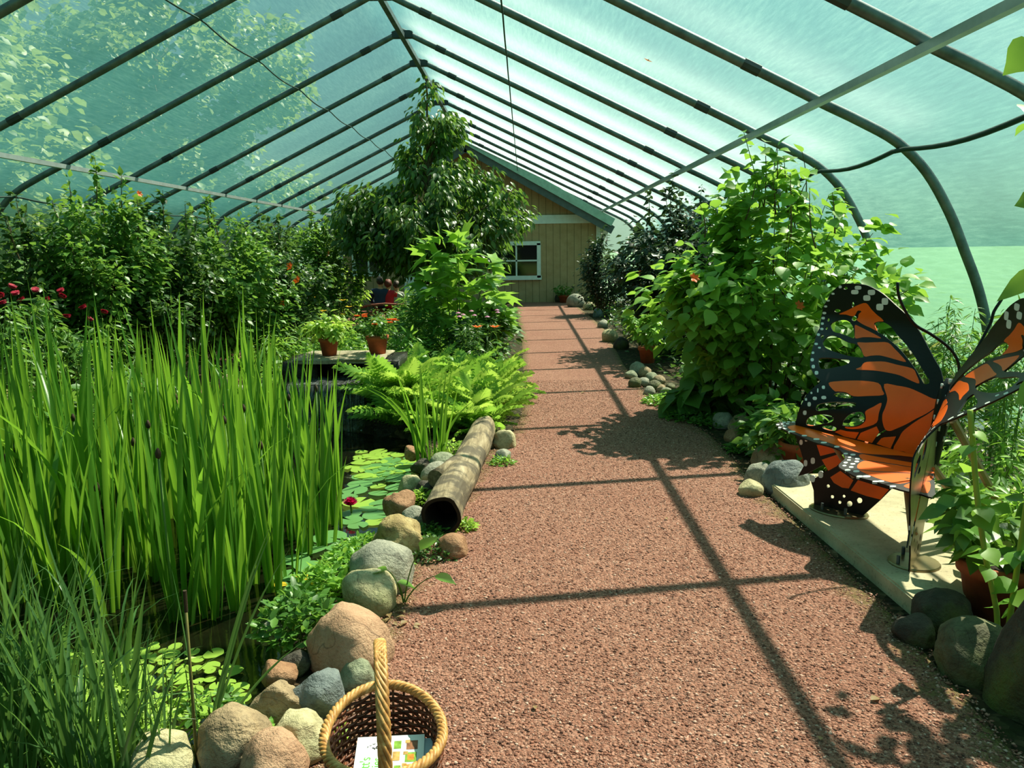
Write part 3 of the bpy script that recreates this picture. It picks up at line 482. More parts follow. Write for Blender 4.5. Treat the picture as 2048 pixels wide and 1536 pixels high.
# ================================================================== rocks
def rockmat(name, c1, c2, c3, speck=40, rough=.75, moss=0):
    t = NT(name); co = t.coord(); n = t.noise(5, 6, .62, co); s = t.noise(speck, 4, .7, co)
    col = t.ramp(n.outputs[0], [(.3, c1), (.5, c2), (.72, c3)])
    col = t.mix(t.ramp(s.outputs[0], [(.5, (0, 0, 0, 1)), (.66, (.7, .7, .7, 1))]), col, c1)
    cr = t.voro(3.2, t.noise(2.2, 3, .5, co).outputs['Color'], 'DISTANCE_TO_EDGE'); col = t.mix(t.ramp(cr.outputs['Distance'], [(.0, (.55, .55, .55, 1)), (.012, (0, 0, 0, 1))]), col, '#3a3026')
    if moss:
        m = t.ramp(t.noise(2.5, 5, .6, co).outputs[0], [(.55-moss*.2, (0, 0, 0, 1)), (.7, (.8, .8, .8, 1))]); col = t.mix(m, col, '#55601f')
    return t.done(t.pr(col, rough, 0, .3, t.bump(t.math('ADD', n.outputs[0], t.math('MULTIPLY', s.outputs[0], .6)), .8, .03)))
RM = dict(tan=rockmat('rock_tan', '#6e5c48', '#a28a6c', '#c4ae8e'), pink=rockmat('rock_pink', '#a27a60', '#bd9478', '#cba789', 70), cream=rockmat('rock_cream', '#938a68', '#c2b58e', '#ddd2b0', 55, moss=.25),
          gold=rockmat('rock_gold', '#6e5838', '#a08a5c', '#c8b688', 25), grey=rockmat('rock_grey', '#77786c', '#9d9a8b', '#bdb7a4', 60), slate=rockmat('rock_slate', '#50575a', '#6f7676', '#8b908a', 30),
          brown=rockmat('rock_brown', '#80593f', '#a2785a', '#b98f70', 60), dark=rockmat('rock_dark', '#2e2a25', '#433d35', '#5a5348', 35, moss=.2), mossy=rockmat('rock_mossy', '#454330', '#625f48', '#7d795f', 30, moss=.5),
          green=rockmat('rock_greenish', '#6f745c', '#8f937a', '#aaab92', 70))
def rock_mesh(seed, sx, sy, sz, mat, rugged=.12, sub=4, flat=0):
    bm = bmesh.new(); flat = flat+3; bmesh.ops.create_icosphere(bm, subdivisions=sub, radius=1)
    of = Vector((seed*7.31 % 50, seed*3.77 % 50, seed*1.93 % 50)); r = random.Random(seed)
    planes = [(Vector((r.gauss(0, 1), r.gauss(0, 1), r.gauss(0, .8))).normalized(), r.uniform(.68, .9)) for _ in range(flat)]
    for v in bm.verts:
        d = v.co.normalized(); k = 1+rugged*2.2*noise.noise(d*1.1+of)+rugged*.8*noise.noise(d*2.7+of)+rugged*.25*noise.noise(d*8+of)
        p = d*k
        for nrm_, lim in planes:
            e = p.dot(nrm_)-lim
            if e > 0: p -= nrm_*e*.85
        v.co = Vector((p.x*sx, p.y*sy, p.z*sz))
    me = bpy.data.meshes.new('rock'); bm.to_mesh(me); bm.free(); me.materials.append(mat)
    me.polygons.foreach_set('use_smooth', [True]*len(me.polygons)); return me
def rock(cx, cy, w, h, kind, label, seed, group=None, rugged=.11, flat=0, rz=0, name='rock', lift=0, sub=4, asp=1.0, cat='rock'):
    """centre and size as seen in the photo; stands on the ground below its lower edge"""
    base = gp(cx, cy+h*.36, 0); Y = base[1]; dist = np.linalg.norm(base-EYEP)
    W_ = w*Y/F_PX*1.08/2; sin = EYE/dist; cos = math.sqrt(1-sin*sin); H_ = h*dist/F_PX/2
    dep = W_*asp; hz_ = max(.35*W_, (H_*H_-(dep*sin)**2)); hz_ = math.sqrt(hz_)/cos if hz_ > 0 and H_*H_ > (dep*sin)**2 else .45*W_
    hz_ = min(max(.84*hz_, .35*W_), .95*W_)
    o = link(name, rock_mesh(seed, W_, dep, hz_, RM[kind], rugged, sub, flat))
    c = gp(cx, cy, hz_*.5+lift); o.location = (c[0], c[1], hz_*.5+lift); o.rotation_euler = (0, 0, rz)
    return tag(o, label, cat, group)
for i, a in enumerate([
 (700, 1290, 168, 125, 'pink', 'large smooth pinkish tan boulder directly behind the wicker basket', 0, .09),
 (742, 1190, 112, 108, 'cream', 'speckled cream boulder with mossy foot beyond the pinkish boulder', 0, .1),
 (765, 1143, 132, 84, 'grey', 'smooth pale grey beige boulder behind the speckled cream one', 0, .07),
 (800, 1087, 108, 98, 'gold', 'rough golden brown rock beside the hollow end of the log', 2, .16),
 (905, 1097, 64, 44, 'brown', 'low reddish brown stone on the path side below the log end', 0, .08),
 (645, 1395, 122, 108, 'slate', 'angular blue grey slate rock left of the basket rim', 5, .12),
 (715, 1352, 78, 68, 'green', 'grey green speckled stone wedged behind the basket rim', 1, .09),
 (556, 1353, 72, 44, 'brown', 'small wet pinkish rock at the waterline left of the slate rock', 1, .12),
 (552, 1412, 112, 92, 'tan', 'rough brown pitted rock between pond and slate rock', 2, .18),
 (468, 1486, 150, 112, 'tan', 'rounded tan rock at the pond edge with seedlings in front', 0, .1),
 (592, 1483, 128, 98, 'cream', 'lumpy cream rock left of the basket', 1, .14),
 (548, 1532, 140, 70, 'pink', 'flat pinkish rock cut by the bottom edge of the view', 0, .1),
 (322, 1526, 132, 62, 'cream', 'pale cream rock at the bottom among the sedge blades', 0, .1),
 (652, 1512, 40, 60, 'dark', 'small dark stone squeezed against the left side of the basket', 1, .1),
 (830, 1037, 52, 36, 'grey', 'small round grey stone left of the hollow log end', 0, .06),
 (800, 1012, 62, 46, 'brown', 'brownish rock with little plants by the water lily pads', 1, .15),
 (822, 971, 48, 42, 'cream', 'pointed white and tan stone beside the lily pads', 2, .16),
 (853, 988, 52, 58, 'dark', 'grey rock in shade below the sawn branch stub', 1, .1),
 (872, 952, 60, 50, 'grey', 'rounded grey stone just behind the branch stub', 0, .07),
 (887, 933, 58, 36, 'green', 'greenish grey stone leaning on the far half of the log', 0, .08),
 (843, 935, 36, 46, 'dark', 'dark wet rock at the foot of the small iris clump', 1, .14),
 (824, 905, 32, 42, 'brown', 'tan rock at the water left of the small iris clump', 1, .12),
 (1010, 884, 48, 42, 'cream', 'cream stone on the path side of the far log end', 1, .13),
 (1005, 913, 34, 26, 'grey', 'small flat grey stone right of the log', 3, .1),
 (543, 1265, 56, 40, 'grey', 'grey wet rock behind the leafy creeping plant at the water', 2, .14),
 (590, 1330, 60, 40, 'dark', 'dark wet rock under the creeping plant by the pinkish boulder', 1, .14),
 (1545, 926, 78, 62, 'tan', 'large round tan boulder in half shade beside the terracotta pot', 0, .07),
 (1519, 958, 62, 38, 'grey', 'pale grey stone at the front corner of the concrete slab', 0, .08),
 (1572, 964, 88, 46, 'slate', 'smooth blue grey stone lying along the back of the slab', 0, .08),
 (1502, 980, 46, 15, 'cream', 'pale flat stone at the slab tip beside the gravel', 0, .06),
 (1447, 844, 42, 33, 'grey', 'pale grey round stone left in the row behind the shady path bend', 0, .06),
 (1483, 851, 46, 34, 'tan', 'tan round stone second in the row behind the shady path bend', 0, .08),
 (1521, 864, 46, 34, 'slate', 'blue grey stone third in the row near the seat tip', 1, .08),
 (1464, 874, 32, 26, 'brown', 'small brown stone in front of the row at the path bend', 0, .08),
 (1546, 881, 40, 28, 'brown', 'brown stone under the tip of the butterfly seat', 0, .08),
 (1880, 1226, 112, 62, 'dark', 'dark long rock at the near end of the concrete slab', 1, .1),
 (1832, 1266, 80, 72, 'dark', 'dark angular rock against the slab corner on the gravel', 3, .1),
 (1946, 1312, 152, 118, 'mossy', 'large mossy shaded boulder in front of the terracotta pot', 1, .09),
 ]): rock(a[0], a[1], a[2], a[3], a[4], a[5], i+1, None, a[7], a[6], rz=.3*math.sin(i*2.1))
# a dark leaning boulder at the right edge
o = link('rock', rock_mesh(61, .17, .19, .42, RM['dark'], .16, 4, 2)); o.location = (1.83, 2.62, .26); o.rotation_euler = (.1, .28, .3); tag(o, 'tall dark leaning rock cut by the right edge of the view', 'rock')
for i, (cx, cy, s) in enumerate([(1275, 738, 30), (1262, 752, 24), (1291, 746, 26), (1270, 768, 28), (1288, 766, 24), (1303, 757, 26), (1318, 762, 24), (1310, 774, 28), (1298, 784, 24), (1333, 786, 24), (1322, 778, 20), (1341, 775, 18)]):
    rock(cx, cy, s, s*.8, ['grey', 'green', 'tan', 'mossy'][i % 4], 'round stone in the low wall under the potted plant right of the path', 100+i, 'stones of the low wall on the right', .06, sub=3)
for i, (cx, cy, w, h) in enumerate([(1219, 675, 34, 24), (1243, 690, 30, 26), (1206, 650, 22, 16), (1196, 628, 22, 16), (1178, 614, 22, 14), (1123, 598, 26, 22), (1152, 605, 34, 14), (1105, 596, 18, 20)]):
    rock(cx, cy, w, h, ['cream', 'dark', 'grey', 'slate'][i % 4], 'small edging stone along the far right side of the path', 130+i, 'far edging stones', .08, sub=3)
for i, (cx, cy, w, h) in enumerate([(541, 738, 40, 34), (456, 769, 38, 30), (478, 790, 44, 26), (531, 770, 34, 28), (505, 762, 30, 24), (470, 806, 40, 24), (430, 800, 34, 24), (515, 790, 34, 22), (498, 745, 26, 20)]):
    rock(cx, cy, w, h, ['tan', 'cream', 'grey', 'cream'][i % 4], 'rounded pale stone in the heap left of the waterfall', 150+i, 'stones left of the waterfall', .08, sub=3)
# ================================================================== log
def m_bark():
    t = NT('weathered_wood'); co = t.coord(); mp = t.n('ShaderNodeMapping'); mp.inputs['Scale'].default_value = (9, .9, 9); t.l(co, mp.inputs['Vector'])
    n = t.noise(3, 6, .65, mp.outputs[0]); b = t.noise(4.2, 5, .6, co)
    col = t.ramp(n.outputs[0], [(.3, '#5a4c3b'), (.5, '#8f7e64'), (.7, '#b5a489')])
    col = t.mix(t.ramp(b.outputs[0], [(.46, (0, 0, 0, 1)), (.55, (.85, .85, .85, 1))]), col, '#4a4238')
    return t.done(t.pr(col, .8, 0, .25, t.bump(n.outputs[0], .5, .02)))
M_BARK = m_bark(); M_ENDW = plain('sawn_end', '#7a6c58', .9, var=.4, scale=40); M_HOLLOW = plain('hollow_wood', '#2b1c10', .95, var=.3)
A_, B_ = np.array([-.50, 4.45, .12]), np.array([-.36, 6.8, .14])
lg = thing('log', 'weathered fallen log with a sawn stub and hollow near end beside the path', 'log', tuple(A_*[1, 1, 0]))
th = np.arange(28)*2*PI/28; V = []; ns = 26; ax = (B_-A_)/np.linalg.norm(B_-A_); sd_ = np.cross(ax, [0, 0, 1]); sd_ /= np.linalg.norm(sd_); up_ = np.cross(sd_, ax)
def log_r(s, a):
    p = Vector((math.cos(a)*.8, math.sin(a)*.8, s*3)); r = .112*(1+.14*noise.noise(p*1.3)+.05*noise.noise(p*3.1))
    if s > .93: r *= math.sqrt(max(0, 1-((s-.93)/.07)**2))*.75+.25
    return r*(1.04-.08*s)
for k in range(ns+1):
    s = k/ns; c = A_+(B_-A_)*s+up_*.012*math.sin(s*7)
    V.append([c+log_r(s, a)*(sd_*math.cos(a)+up_*math.sin(a)) for a in th])
f = [(k*28+q, k*28+(q+1) % 28, (k+1)*28+(q+1) % 28, (k+1)*28+q) for k in range(ns) for q in range(28)]
f.append(tuple(ns*28+q for q in range(28)))
mb = MB(); mb.add(np.array(V).reshape(-1, 3)-A_*[1, 1, 0], f); mb.build('trunk', M_BARK, lg, True)
R0_ = [c for c in V[0]]; inner = [A_+(c-A_)*.82 for c in R0_]; deep = [A_+(c-A_)*.7+ax*.3 for c in R0_]
mb = MB(); mb.add(np.array(R0_+inner+deep)-A_*[1, 1, 0], [(q, 28+q, 28+(q+1) % 28, (q+1) % 28) for q in range(28)]+[(28+q, 56+q, 56+(q+1) % 28, 28+(q+1) % 28) for q in range(28)]+[tuple(56+q for q in range(28))]); mb.build('hollow', M_HOLLOW, lg)
st = A_*[0, 0, 1]+(B_-A_)*.39+np.array([-.03, 0, .04]); tip = at(872, 958, 5.08)-A_*[1, 1, 0]
dirv = (tip-st)/np.linalg.norm(tip-st); mb = MB(); mb.tube([st, (st+tip)/2, tip], [.085, .068, .064], 16); sb = mb.build('branch_stub', M_BARK, lg, True); sb['label'] = 'short sawn branch stub'
mb = MB(); mb.tube([tip, tip+dirv*.004], .061, 16); e = mb.build('cut_face', M_ENDW, sb)
# ================================================================== concrete slab
def m_conc():
    t = NT('concrete'); co = t.coord(); n = t.noise(3, 6, .65, co); f = t.noise(60, 3, .6, co)
    col = t.ramp(n.outputs[0], [(.3, '#9b8f74'), (.55, '#b8ac8f'), (.75, '#cabfa4')]); col = t.mix(t.ramp(f.outputs[0], [(.58, (0, 0, 0, 1)), (.7, (.5, .5, .5, 1))]), col, '#5e5440')
    return t.done(t.pr(col, .85, 0, .25, t.bump(f.outputs[0], .25, .005)))
M_CONC = m_conc()
mb = MB(); sp_ = [(1.60, 5.40), (1.70, 3.40), (3.15, 3.45), (3.15, 5.45)]
bm = bmesh.new(); vs = [bm.verts.new((x, y, -.05)) for x, y in sp_]; fc = bm.faces.new(vs[::-1]); r = bmesh.ops.extrude_face_region(bm, geom=[fc]); bmesh.ops.translate(bm, vec=(0, 0, .135), verts=[v for v in r['geom'] if isinstance(v, bmesh.types.BMVert)])
bmesh.ops.recalc_face_normals(bm, faces=bm.faces); bmesh.ops.bevel(bm, geom=[e for e in bm.edges], offset=.008, segments=2, affect='EDGES')
me = bpy.data.meshes.new('slab'); bm.to_mesh(me); bm.free(); me.materials.append(M_CONC)
tag(link('concrete_slab', me), 'pale concrete slab carrying the butterfly bench beside the path', 'slab')
SLAB_Z = .085
# ================================================================== butterfly bench
M_BLACK = plain('black_paint', '#060607', .4, .0, .3, .1); M_ORANGE = plain('orange_paint', '#fb6408', .35, 0, .4, .07, 5); M_WSPOT = plain('white_spot_paint', '#dfe3e0', .4, var=.04)
M_BACKM = plain('bare_bronze_back', '#8a7a58', .3, .75, .5, .2)
SPU = np.array([2.36, 4.024]); FD = np.array([-.684, .729]); FN = np.array([.729, .684])
SPX = SPU+FD*.27; ND = np.array([-.556, -.831]); NN = np.array([.831, -.556])
def curl(u, v):
    s = np.clip((v-.66)/.55, 0, 1); s = s*s*(3-2*s); return .42*np.maximum(u, 0)*s
def plate(outline, holes, th, grid=.05):
    """a cut sheet: outline with holes, given thickness, gridded so it can bend"""
    cu = bpy.data.curves.new('cut', 'CURVE'); cu.dimensions = '2D'; cu.fill_mode = 'BOTH'; cu.extrude = th/2
    for L in [outline]+holes:
        s = cu.splines.new('POLY'); s.points.add(len(L)-1); s.use_cyclic_u = True
        for p, (x, y) in zip(s.points, L): p.co = (x, y, 0, 1)
    ob = bpy.data.objects.new('cut', cu); COL.objects.link(ob); dg = bpy.context.evaluated_depsgraph_get()
    me = bpy.data.meshes.new_from_object(ob.evaluated_get(dg)); bpy.data.objects.remove(ob); bpy.data.curves.remove(cu)
    bm = bmesh.new(); bm.from_mesh(me); bpy.data.meshes.remove(me); bmesh.ops.remove_doubles(bm, verts=bm.verts, dist=1e-5)
    if grid:
        for axis in (0, 1):
            co = [v.co[axis] for v in bm.verts]; a, b = min(co), max(co); k = a+grid
            while k < b:
                n = [0, 0, 0]; n[axis] = 1; c = [0, 0, 0]; c[axis] = k
                bmesh.ops.bisect_plane(bm, geom=bm.verts[:]+bm.edges[:]+bm.faces[:], plane_co=c, plane_no=n); k += grid
    bmesh.ops.triangulate(bm, faces=bm.faces)
    V = np.array([v.co[:] for v in bm.verts]); bm.verts.index_update(); Fq = [[v.index for v in f.verts] for f in bm.faces]; bm.free(); return V, Fq
def smooth_loop(L): return [tuple(p) for p in catmull_closed(L, 3)]
def catmull_closed(P, k):
    P = np.asarray(P, float); n = len(P); out = []
    for i in range(n):
        a, b, c, d = P[i-1], P[i], P[(i+1) % n], P[(i+2) % n]
        for j in range(k):
            t = j/k; out.append(.5*((2*b)+(-a+c)*t+(2*a-5*b+4*c-d)*t*t+(-a+3*b-3*c+d)*t**3))
    return np.array(out)
WING = [plate(smooth_loop(TR['out'][:44])+[tuple(p) for p in TR['out'][44:]], [smooth_loop(h) for h in TR['holes']], .005)]+[plate(smooth_loop(h) if len(h) > 6 else [tuple(p) for p in h], [], .0066) for h in TR['org']]
WHT = [plate([tuple(p) for p in h], [], .0072, 0) for h in TR['wh']]
def wing_mesh(side, nm):
    D, N = (FD, FN) if side == 'far' else (ND, NN); mb = MB()
    for mi, lst in ((0, WING[:1]), (1, WING[1:]), (2, WHT)):
        for V, Fq in lst:
            u, v, w = V[:, 0], V[:, 1], V[:, 2]; e = 1e-3; c = curl(u, v); gu = (curl(u+e, v)-c)/e; gv_ = (curl(u, v+e)-c)/e
            ln = np.sqrt(1+gu*gu+gv_*gv_)
            # offset along the bent sheet's own normal; far wing: inner face looks along -N
            uu = u-w*gu/ln*1; vv = v-w*gv_/ln; cc = c+w/ln
            XY = SPX+D*(uu-.27)[:, None]+N*cc[:, None]
            mb.add(np.column_stack([XY, vv]), Fq, mi)
    return mb.mesh(nm, [M_BLACK, M_ORANGE, M_WSPOT])
BC = np.array([SPX[0], SPX[1], SLAB_Z])
bench = thing('butterfly_bench', 'orange and black butterfly-shaped metal bench on the concrete slab', 'bench', tuple(BC))
def attach(o, parent=bench):
    o.parent = parent; o.matrix_parent_inverse = Matrix.Translation(-Vector(BC)); return o
for s in ('far', 'near'):
    w = attach(link('wing', wing_mesh(s, 'wing')))
    # the bare metal back of the sheet
    D, N = (FD, FN) if s == 'far' else (ND, NN)
    V, Fq = plate(smooth_loop(TR['out'][:44])+[tuple(p) for p in TR['out'][44:]], [smooth_loop(h) for h in TR['holes']], .001)
    u, v, wv = V[:, 0], V[:, 1], V[:, 2]+.0048; e = 1e-3; c = curl(u, v); gu = (curl(u+e, v)-c)/e; gv_ = (curl(u, v+e)-c)/e; ln = np.sqrt(1+gu*gu+gv_*gv_)
    XY = SPX+D*((u-wv*gu/ln)-.27)[:, None]+N*(c+wv/ln)[:, None]; mb = MB(); mb.add(np.column_stack([XY, v-wv*gv_/ln]), Fq)
    b = link('wing_back', mb.mesh('wing_back', M_BACKM)); b.parent = w; b.matrix_parent_inverse = Matrix.Identity(4); b['label'] = 'bare bronze back of the wing'
    base = SPX+D*(.78-.27); mb = MB(); n_ = 24; mb.lathe([(0, .012), (.115, .012), (.12, .006), (.12, 0)], n_, (0, 0, 0)); fo = mb.mesh('foot_plate', M_BACKM)
    fo.transform(Matrix.Translation((base[0], base[1], SLAB_Z))@Matrix.Rotation(math.atan2(D[1], D[0]), 4, 'Z')@Matrix.Diagonal((1.45 if s == 'far' else 1, 1, 1, 1)))
    fo = attach(link('foot_plate', fo))
    for k in (-.07, .07):
        bp = base+D*k-N*.06; m = MB(); m.tube([(bp[0], bp[1], SLAB_Z), (bp[0], bp[1], SLAB_Z+.05)], .009, 8); bo = link('bolt', m.mesh('bolt', M_STEEL)); bo.parent = fo
def seat_z(x, y): return .49+.114*(np.asarray(y)-4.22)
mb = MB()
for mi, (lst, th) in enumerate((([TS['out']], .008), (TS['org'], .0095), (TS['wh'], .0104))):
    for L in lst:
        V, Fq = plate(smooth_loop(L) if mi < 2 else [tuple(p) for p in L], [], th, .12 if mi < 1 else 0)
        V = V.copy(); V[:, 2] += seat_z(V[:, 0], V[:, 1]); mb.add(V, Fq, mi)
attach(mb.build('seat', [M_BLACK, M_ORANGE, M_WSPOT]))
# spine body between the wings, white-flecked
mb = MB(); b0 = np.array([SPX[0]-.03, SPX[1], .40]); b1 = np.array([SPX[0]+.055, SPX[1]+.01, .93])
pts = [b0+(b1-b0)*t for t in np.linspace(0, 1, 9)]; mb.tube(pts, [.03, .036, .038, .04, .042, .044, .044, .04, .022], 12)
for k in range(14):
    t = .3+.68*k/13; p = b0+(b1-b0)*t; a = 3.3+.9*(k % 3); d_ = np.array([math.cos(a), math.sin(a), 0])*.041
    mb.tube([p+d_-np.array([0, 0, .012]), p+d_+np.array([.002, 0, .014])], .006, 6, mi=1)
attach(mb.build('body', [M_BLACK, M_WSPOT], None, True))
for L in ([(2.427, .899), (2.415, .974), (2.382, 1.032), (2.33, 1.082), (2.245, 1.14), (2.17, 1.182), (2.126, 1.231), (2.086, 1.296), (2.058, 1.361), (2.05, 1.425)], [(2.444, .908), (2.467, .982), (2.503, 1.031), (2.551, 1.136), (2.578, 1.201), (2.589, 1.258), (2.624, 1.322), (2.633, 1.358)]):
    k = SPX[1]/4.5; pts = catmull([(x*k, 4.5*k+.01, EYE+(z-EYE)*k) for x, z in L], 3); mb = MB(); mb.tube(np.vstack([[pts[0]-np.array([0, 0, .04])], pts]), .008, 8); attach(mb.build('antenna', M_BLACK, None, True))
M_STRUT = plain('tan_strut', '#a08560', .55, .2)
for a, b in (((1.74, 4.5, .51), (1.85, 4.46, .33)), ((1.92, 3.98, .455), (1.86, 3.76, .25)), ((2.15, 4.2, .47), (2.45, 4.25, .09)), ((2.22, 4.15, .72), (2.62, 4.2, .09))):
    mb = MB(); mb.tube([a, b], .012 if a[2] < .44 or a[0] < 1.9 else .022, 8); attach(mb.build('strut', M_STRUT))
# ================================================================== basket and cards
def m_wicker(name, a, b, c):
    t = NT(name); n = t.noise(40, 4, .6); return t.done(t.pr(t.ramp(n.outputs[0], [(.3, a), (.5, b), (.7, c)]), .5, 0, .4))
M_RIM = m_wicker('willow_rim', '#8f5f30', '#b98649', '#d6ab6c'); M_WEAVE = m_wicker('brown_willow', '#3b1c10', '#5c2f1b', '#8a4e30'); M_STAKE = m_wicker('stake_willow', '#4a2a18', '#754529', '#9c6a42')
BX, BY = -.432, 2.17; RA, RB, BH = .172, .235, .235
bk = thing('wicker_basket', 'oval wicker basket with pale handle and rim on the path at bottom', 'basket', (BX, BY, 0), .2)
def ov(t, s): return (RA*s*math.cos(t), RB*s*math.sin(t))
def sc(z): return .74+.26*min(1, z/BH)**.7
NST = 30; n_ = 150
mb = MB()
for r in range(19):
    z = .018+r*.0112
    pts = []
    for k in range(n_):
        t = 2*PI*k/n_; ph = NST/2*t+PI*(r % 2); off = .0062*math.sin(ph); x, y = ov(t, sc(z)); l = math.hypot(x, y); pts.append((x*(1+off/l), y*(1+off/l), z+.0012*math.sin(3*t+r)))
    mb.tube(pts, .0052, 5, closed=True)
mb.build('woven_wall', M_WEAVE, bk, True)
mb = MB()
for k in range(NST):
    t = 2*PI*(k+.5)/NST; mb.tube([(*ov(t, sc(z)), z) for z in np.linspace(.008, BH, 7)], .0045, 6)
mb.build('stakes', M_STAKE, bk, True).name = 'stake_ring'
mb = MB()
for q in range(4):
    pts = []
    for k in range(240):
        t = 2*PI*k/240; tw = 17*t+q*PI/2; x, y = ov(t, 1.0+.0); l = math.hypot(x, y); o_ = .0095*math.cos(tw); lift = .018*(math.sin(t)**2); pts.append((x*(1+o_/l), y*(1+o_/l), BH+.0095*math.sin(tw)+lift))
    mb.tube(pts, .0075, 6, closed=True)
mb.build('rim', M_RIM, bk, True)
mb = MB(); mb.lathe([(0, .012), (.06, .0125), (.12, .012), (.9, .012)][:3], 24); 
for r in range(11):
    s = .06+.68*r/10; mb.tube([(*ov(2*PI*k/60, s), .012+.003*math.sin(12*2*PI*k/60+PI*r)) for k in range(60)], .006, 5, closed=True)
mb.build('base', M_WEAVE, bk, True)
mb = MB(); AH = .475
for q in range(6):
    pts = []
    for k in range(90):
        s = k/89; t = PI*s; yv = RB*1.02*math.cos(t); zv = .02+AH*(abs(math.sin(t))**.62); yd, zd = -math.sin(t), math.cos(t)
        tw = 11*PI*s+q*PI/3; r_ = .0125
        pts.append((r_*math.cos(tw), yv*(1-.18*max(0, 1-zv/.2))+r_*math.sin(tw)*.7, zv+r_*math.sin(tw)*.5*abs(zd)))
    mb.tube(pts, .0075, 6)
mb.build('handle', M_RIM, bk, True)
M_CARD = plain('laminated_card', '#f2f4f4', .22, 0, .5, .02); M_CARDB = plain('blue_card', '#a9bccd', .2, 0, .5, .05); M_GRN = plain('green_print', '#5ec23a', .5, var=.05); M_INK = plain('black_print', '#1c1a22', .5)
PRN = {k: plain('print_'+k, c, .4, var=.3, scale=60) for k, c in dict(orange='#e08a2c', leaf='#7ea83a', brown='#8a5a3c', tan='#c59a58', sky='#8fc6c9').items()}
def card(label, loc, tilt, rz, w, h, mat, prints):
    o = thing('card', label, 'card', loc); o.rotation_euler = (tilt, .0, rz)
    mb = MB(); mb.box((0, 0, 0), (w, h, .0016)); mb.build('sheet', mat, o)
    return o
cd = card('white laminated butterfly card with green lettering lying in the basket', (BX+.012, BY-.02, .125), .22, .08, .205, .26, M_CARD, 1)
cb = card('blue edged laminated card under the white one in the basket', (BX+.032, BY-.015, .116), .22, .03, .205, .25, M_CARDB, 0)
def lettering(txt, x, y, size, mat, parent, name='lettering'):
    cu = bpy.data.curves.new('t', 'FONT'); cu.body = txt; cu.size = size; cu.extrude = .0003; ob = bpy.data.objects.new('t', cu); COL.objects.link(ob)
    dg = bpy.context.evaluated_depsgraph_get(); me = bpy.data.meshes.new_from_object(ob.evaluated_get(dg)); bpy.data.objects.remove(ob); bpy.data.curves.remove(cu)
    me.transform(Matrix.Translation((x, y, .0012))@Matrix.Rotation(PI/2, 4, 'Z')@Matrix.Diagonal((1.0, 1.25, 1, 1))); me.materials.clear(); me.materials.append(mat); return link(name, me, parent)
lettering("rett's", -.056, -.02, .034, M_GRN, cd); lettering("erflies", -.022, -.034, .034, M_GRN, cd)
mb = MB()
for x, y, s, a in ((-.045, .085, .008, .4), (-.03, .083, .008, -.3), (-.035, .098, .004, 1), (-.05, .1, .004, .2), (-.06, .095, .003, .6), (-.022, .075, .004, .9), (-.04, .108, .003, 2), (-.028, .068, .003, .1), (-.068, .09, .003, 1.3)):
    ca, sa = math.cos(a), math.sin(a)
    for sg in (-1, 1):
        pts = [(0, -.1), (sg*.5, .55), (sg*1.1, .75), (sg*1.0, .1), (sg*.55, -.1), (sg*.75, -.6), (sg*.25, -.65)]
        v = [(x+s*(p*ca-q*sa), y+s*(p*sa+q*ca), .0013) for p, q in pts]; mb.add(v, [tuple(range(7)) if sg < 0 else tuple(range(6, -1, -1))])
mb.build('butterfly_print', M_INK, cd)
for x, y, w, h, k, nm in ((.022, .093, .022, .03, 'leaf', 'photo_print'), (.066, .09, .034, .034, 'brown', 'photo_print'), (.052, .104, .014, .012, 'tan', 'photo_print'), (.064, .044, .034, .036, 'leaf', 'photo_print'), (.064, .044, .02, .022, 'orange', 'photo_print'), (.048, .06, .014, .012, 'tan', 'photo_print'), (.02, .05, .022, .034, 'tan', 'photo_print'), (.062, 0, .034, .034, 'orange', 'photo_print'), (.046, .016, .014, .012, 'tan', 'photo_print'), (.0, .0, .024, .05, 'sky', 'photo_print'), (.026, 0, .02, .03, 'leaf', 'photo_print')):
    mb = MB(); mb.box((x, y, .0012+.0002*(k in ('orange', 'tan'))), (w, h, .0006)); mb.build(nm, PRN[k], cd)
# ================================================================== plant materials
LM = dict(
 dark=leafmat('leaf_dark', '#20401a', '#2f5a22', '#4d7d30', .38, .38, '#6fa035'),
 mid=leafmat('leaf_mid', '#2c5a1e', '#437a28', '#67a038', .42, .42, '#8ec63f'),
 bright=leafmat('leaf_bright', '#3d7a22', '#5c9c2c', '#86bf3f', .48, .42, '#a8e045'),
 lime=leafmat('leaf_lime', '#5a8f26', '#7fb636', '#a9d64c', .48, .45, '#c4ee58'),
 tree=leafmat('leaf_tree', '#1f3d14', '#2f5a1c', '#548428', .4, .36, '#86bc3a'),
 deep=leafmat('leaf_deep', '#16281a', '#22391f', '#344f2b', .3, .34, '#4f7535'),
 iris=leafmat('leaf_iris', '#2a5c16', '#3f7f1e', '#6aa32e', .48, .36, '#93d42c'),
 sedge=leafmat('leaf_sedge', '#1f4a1c', '#34662a', '#557f40', .38, .34, '#7fbb45'),
 olive=leafmat('leaf_olive', '#4a5a28', '#667a36', '#8c9a4c', .4, .5, '#a8bb58'),
 outside=leafmat('leaf_outside', '#2c4a14', '#4a6a1e', '#7f9638', .4, .5, '#8fa843'),
 pad=leafmat('leaf_pad', '#3c7a3a', '#55964a', '#7ab860', .25, .3, '#8fd05a'),
 padlime=leafmat('leaf_padlime', '#6fae30', '#8cc63c', '#b2dc58', .35, .35, '#c0ee58'))
M_STEM = plain('green_stem', '#55792c', .6); M_WOOD = plain('brown_stem', '#5b4a33', .85, var=.3, scale=20); M_TERRA = plain('terracotta', '#a8532f', .8, var=.2, scale=12); M_POTSOIL = plain('potting_soil', '#2a1f16', .95, var=.4, scale=60)
def petal(name, c, tr=.35): return leafmat(name, c, c, c, tr, .5, c)
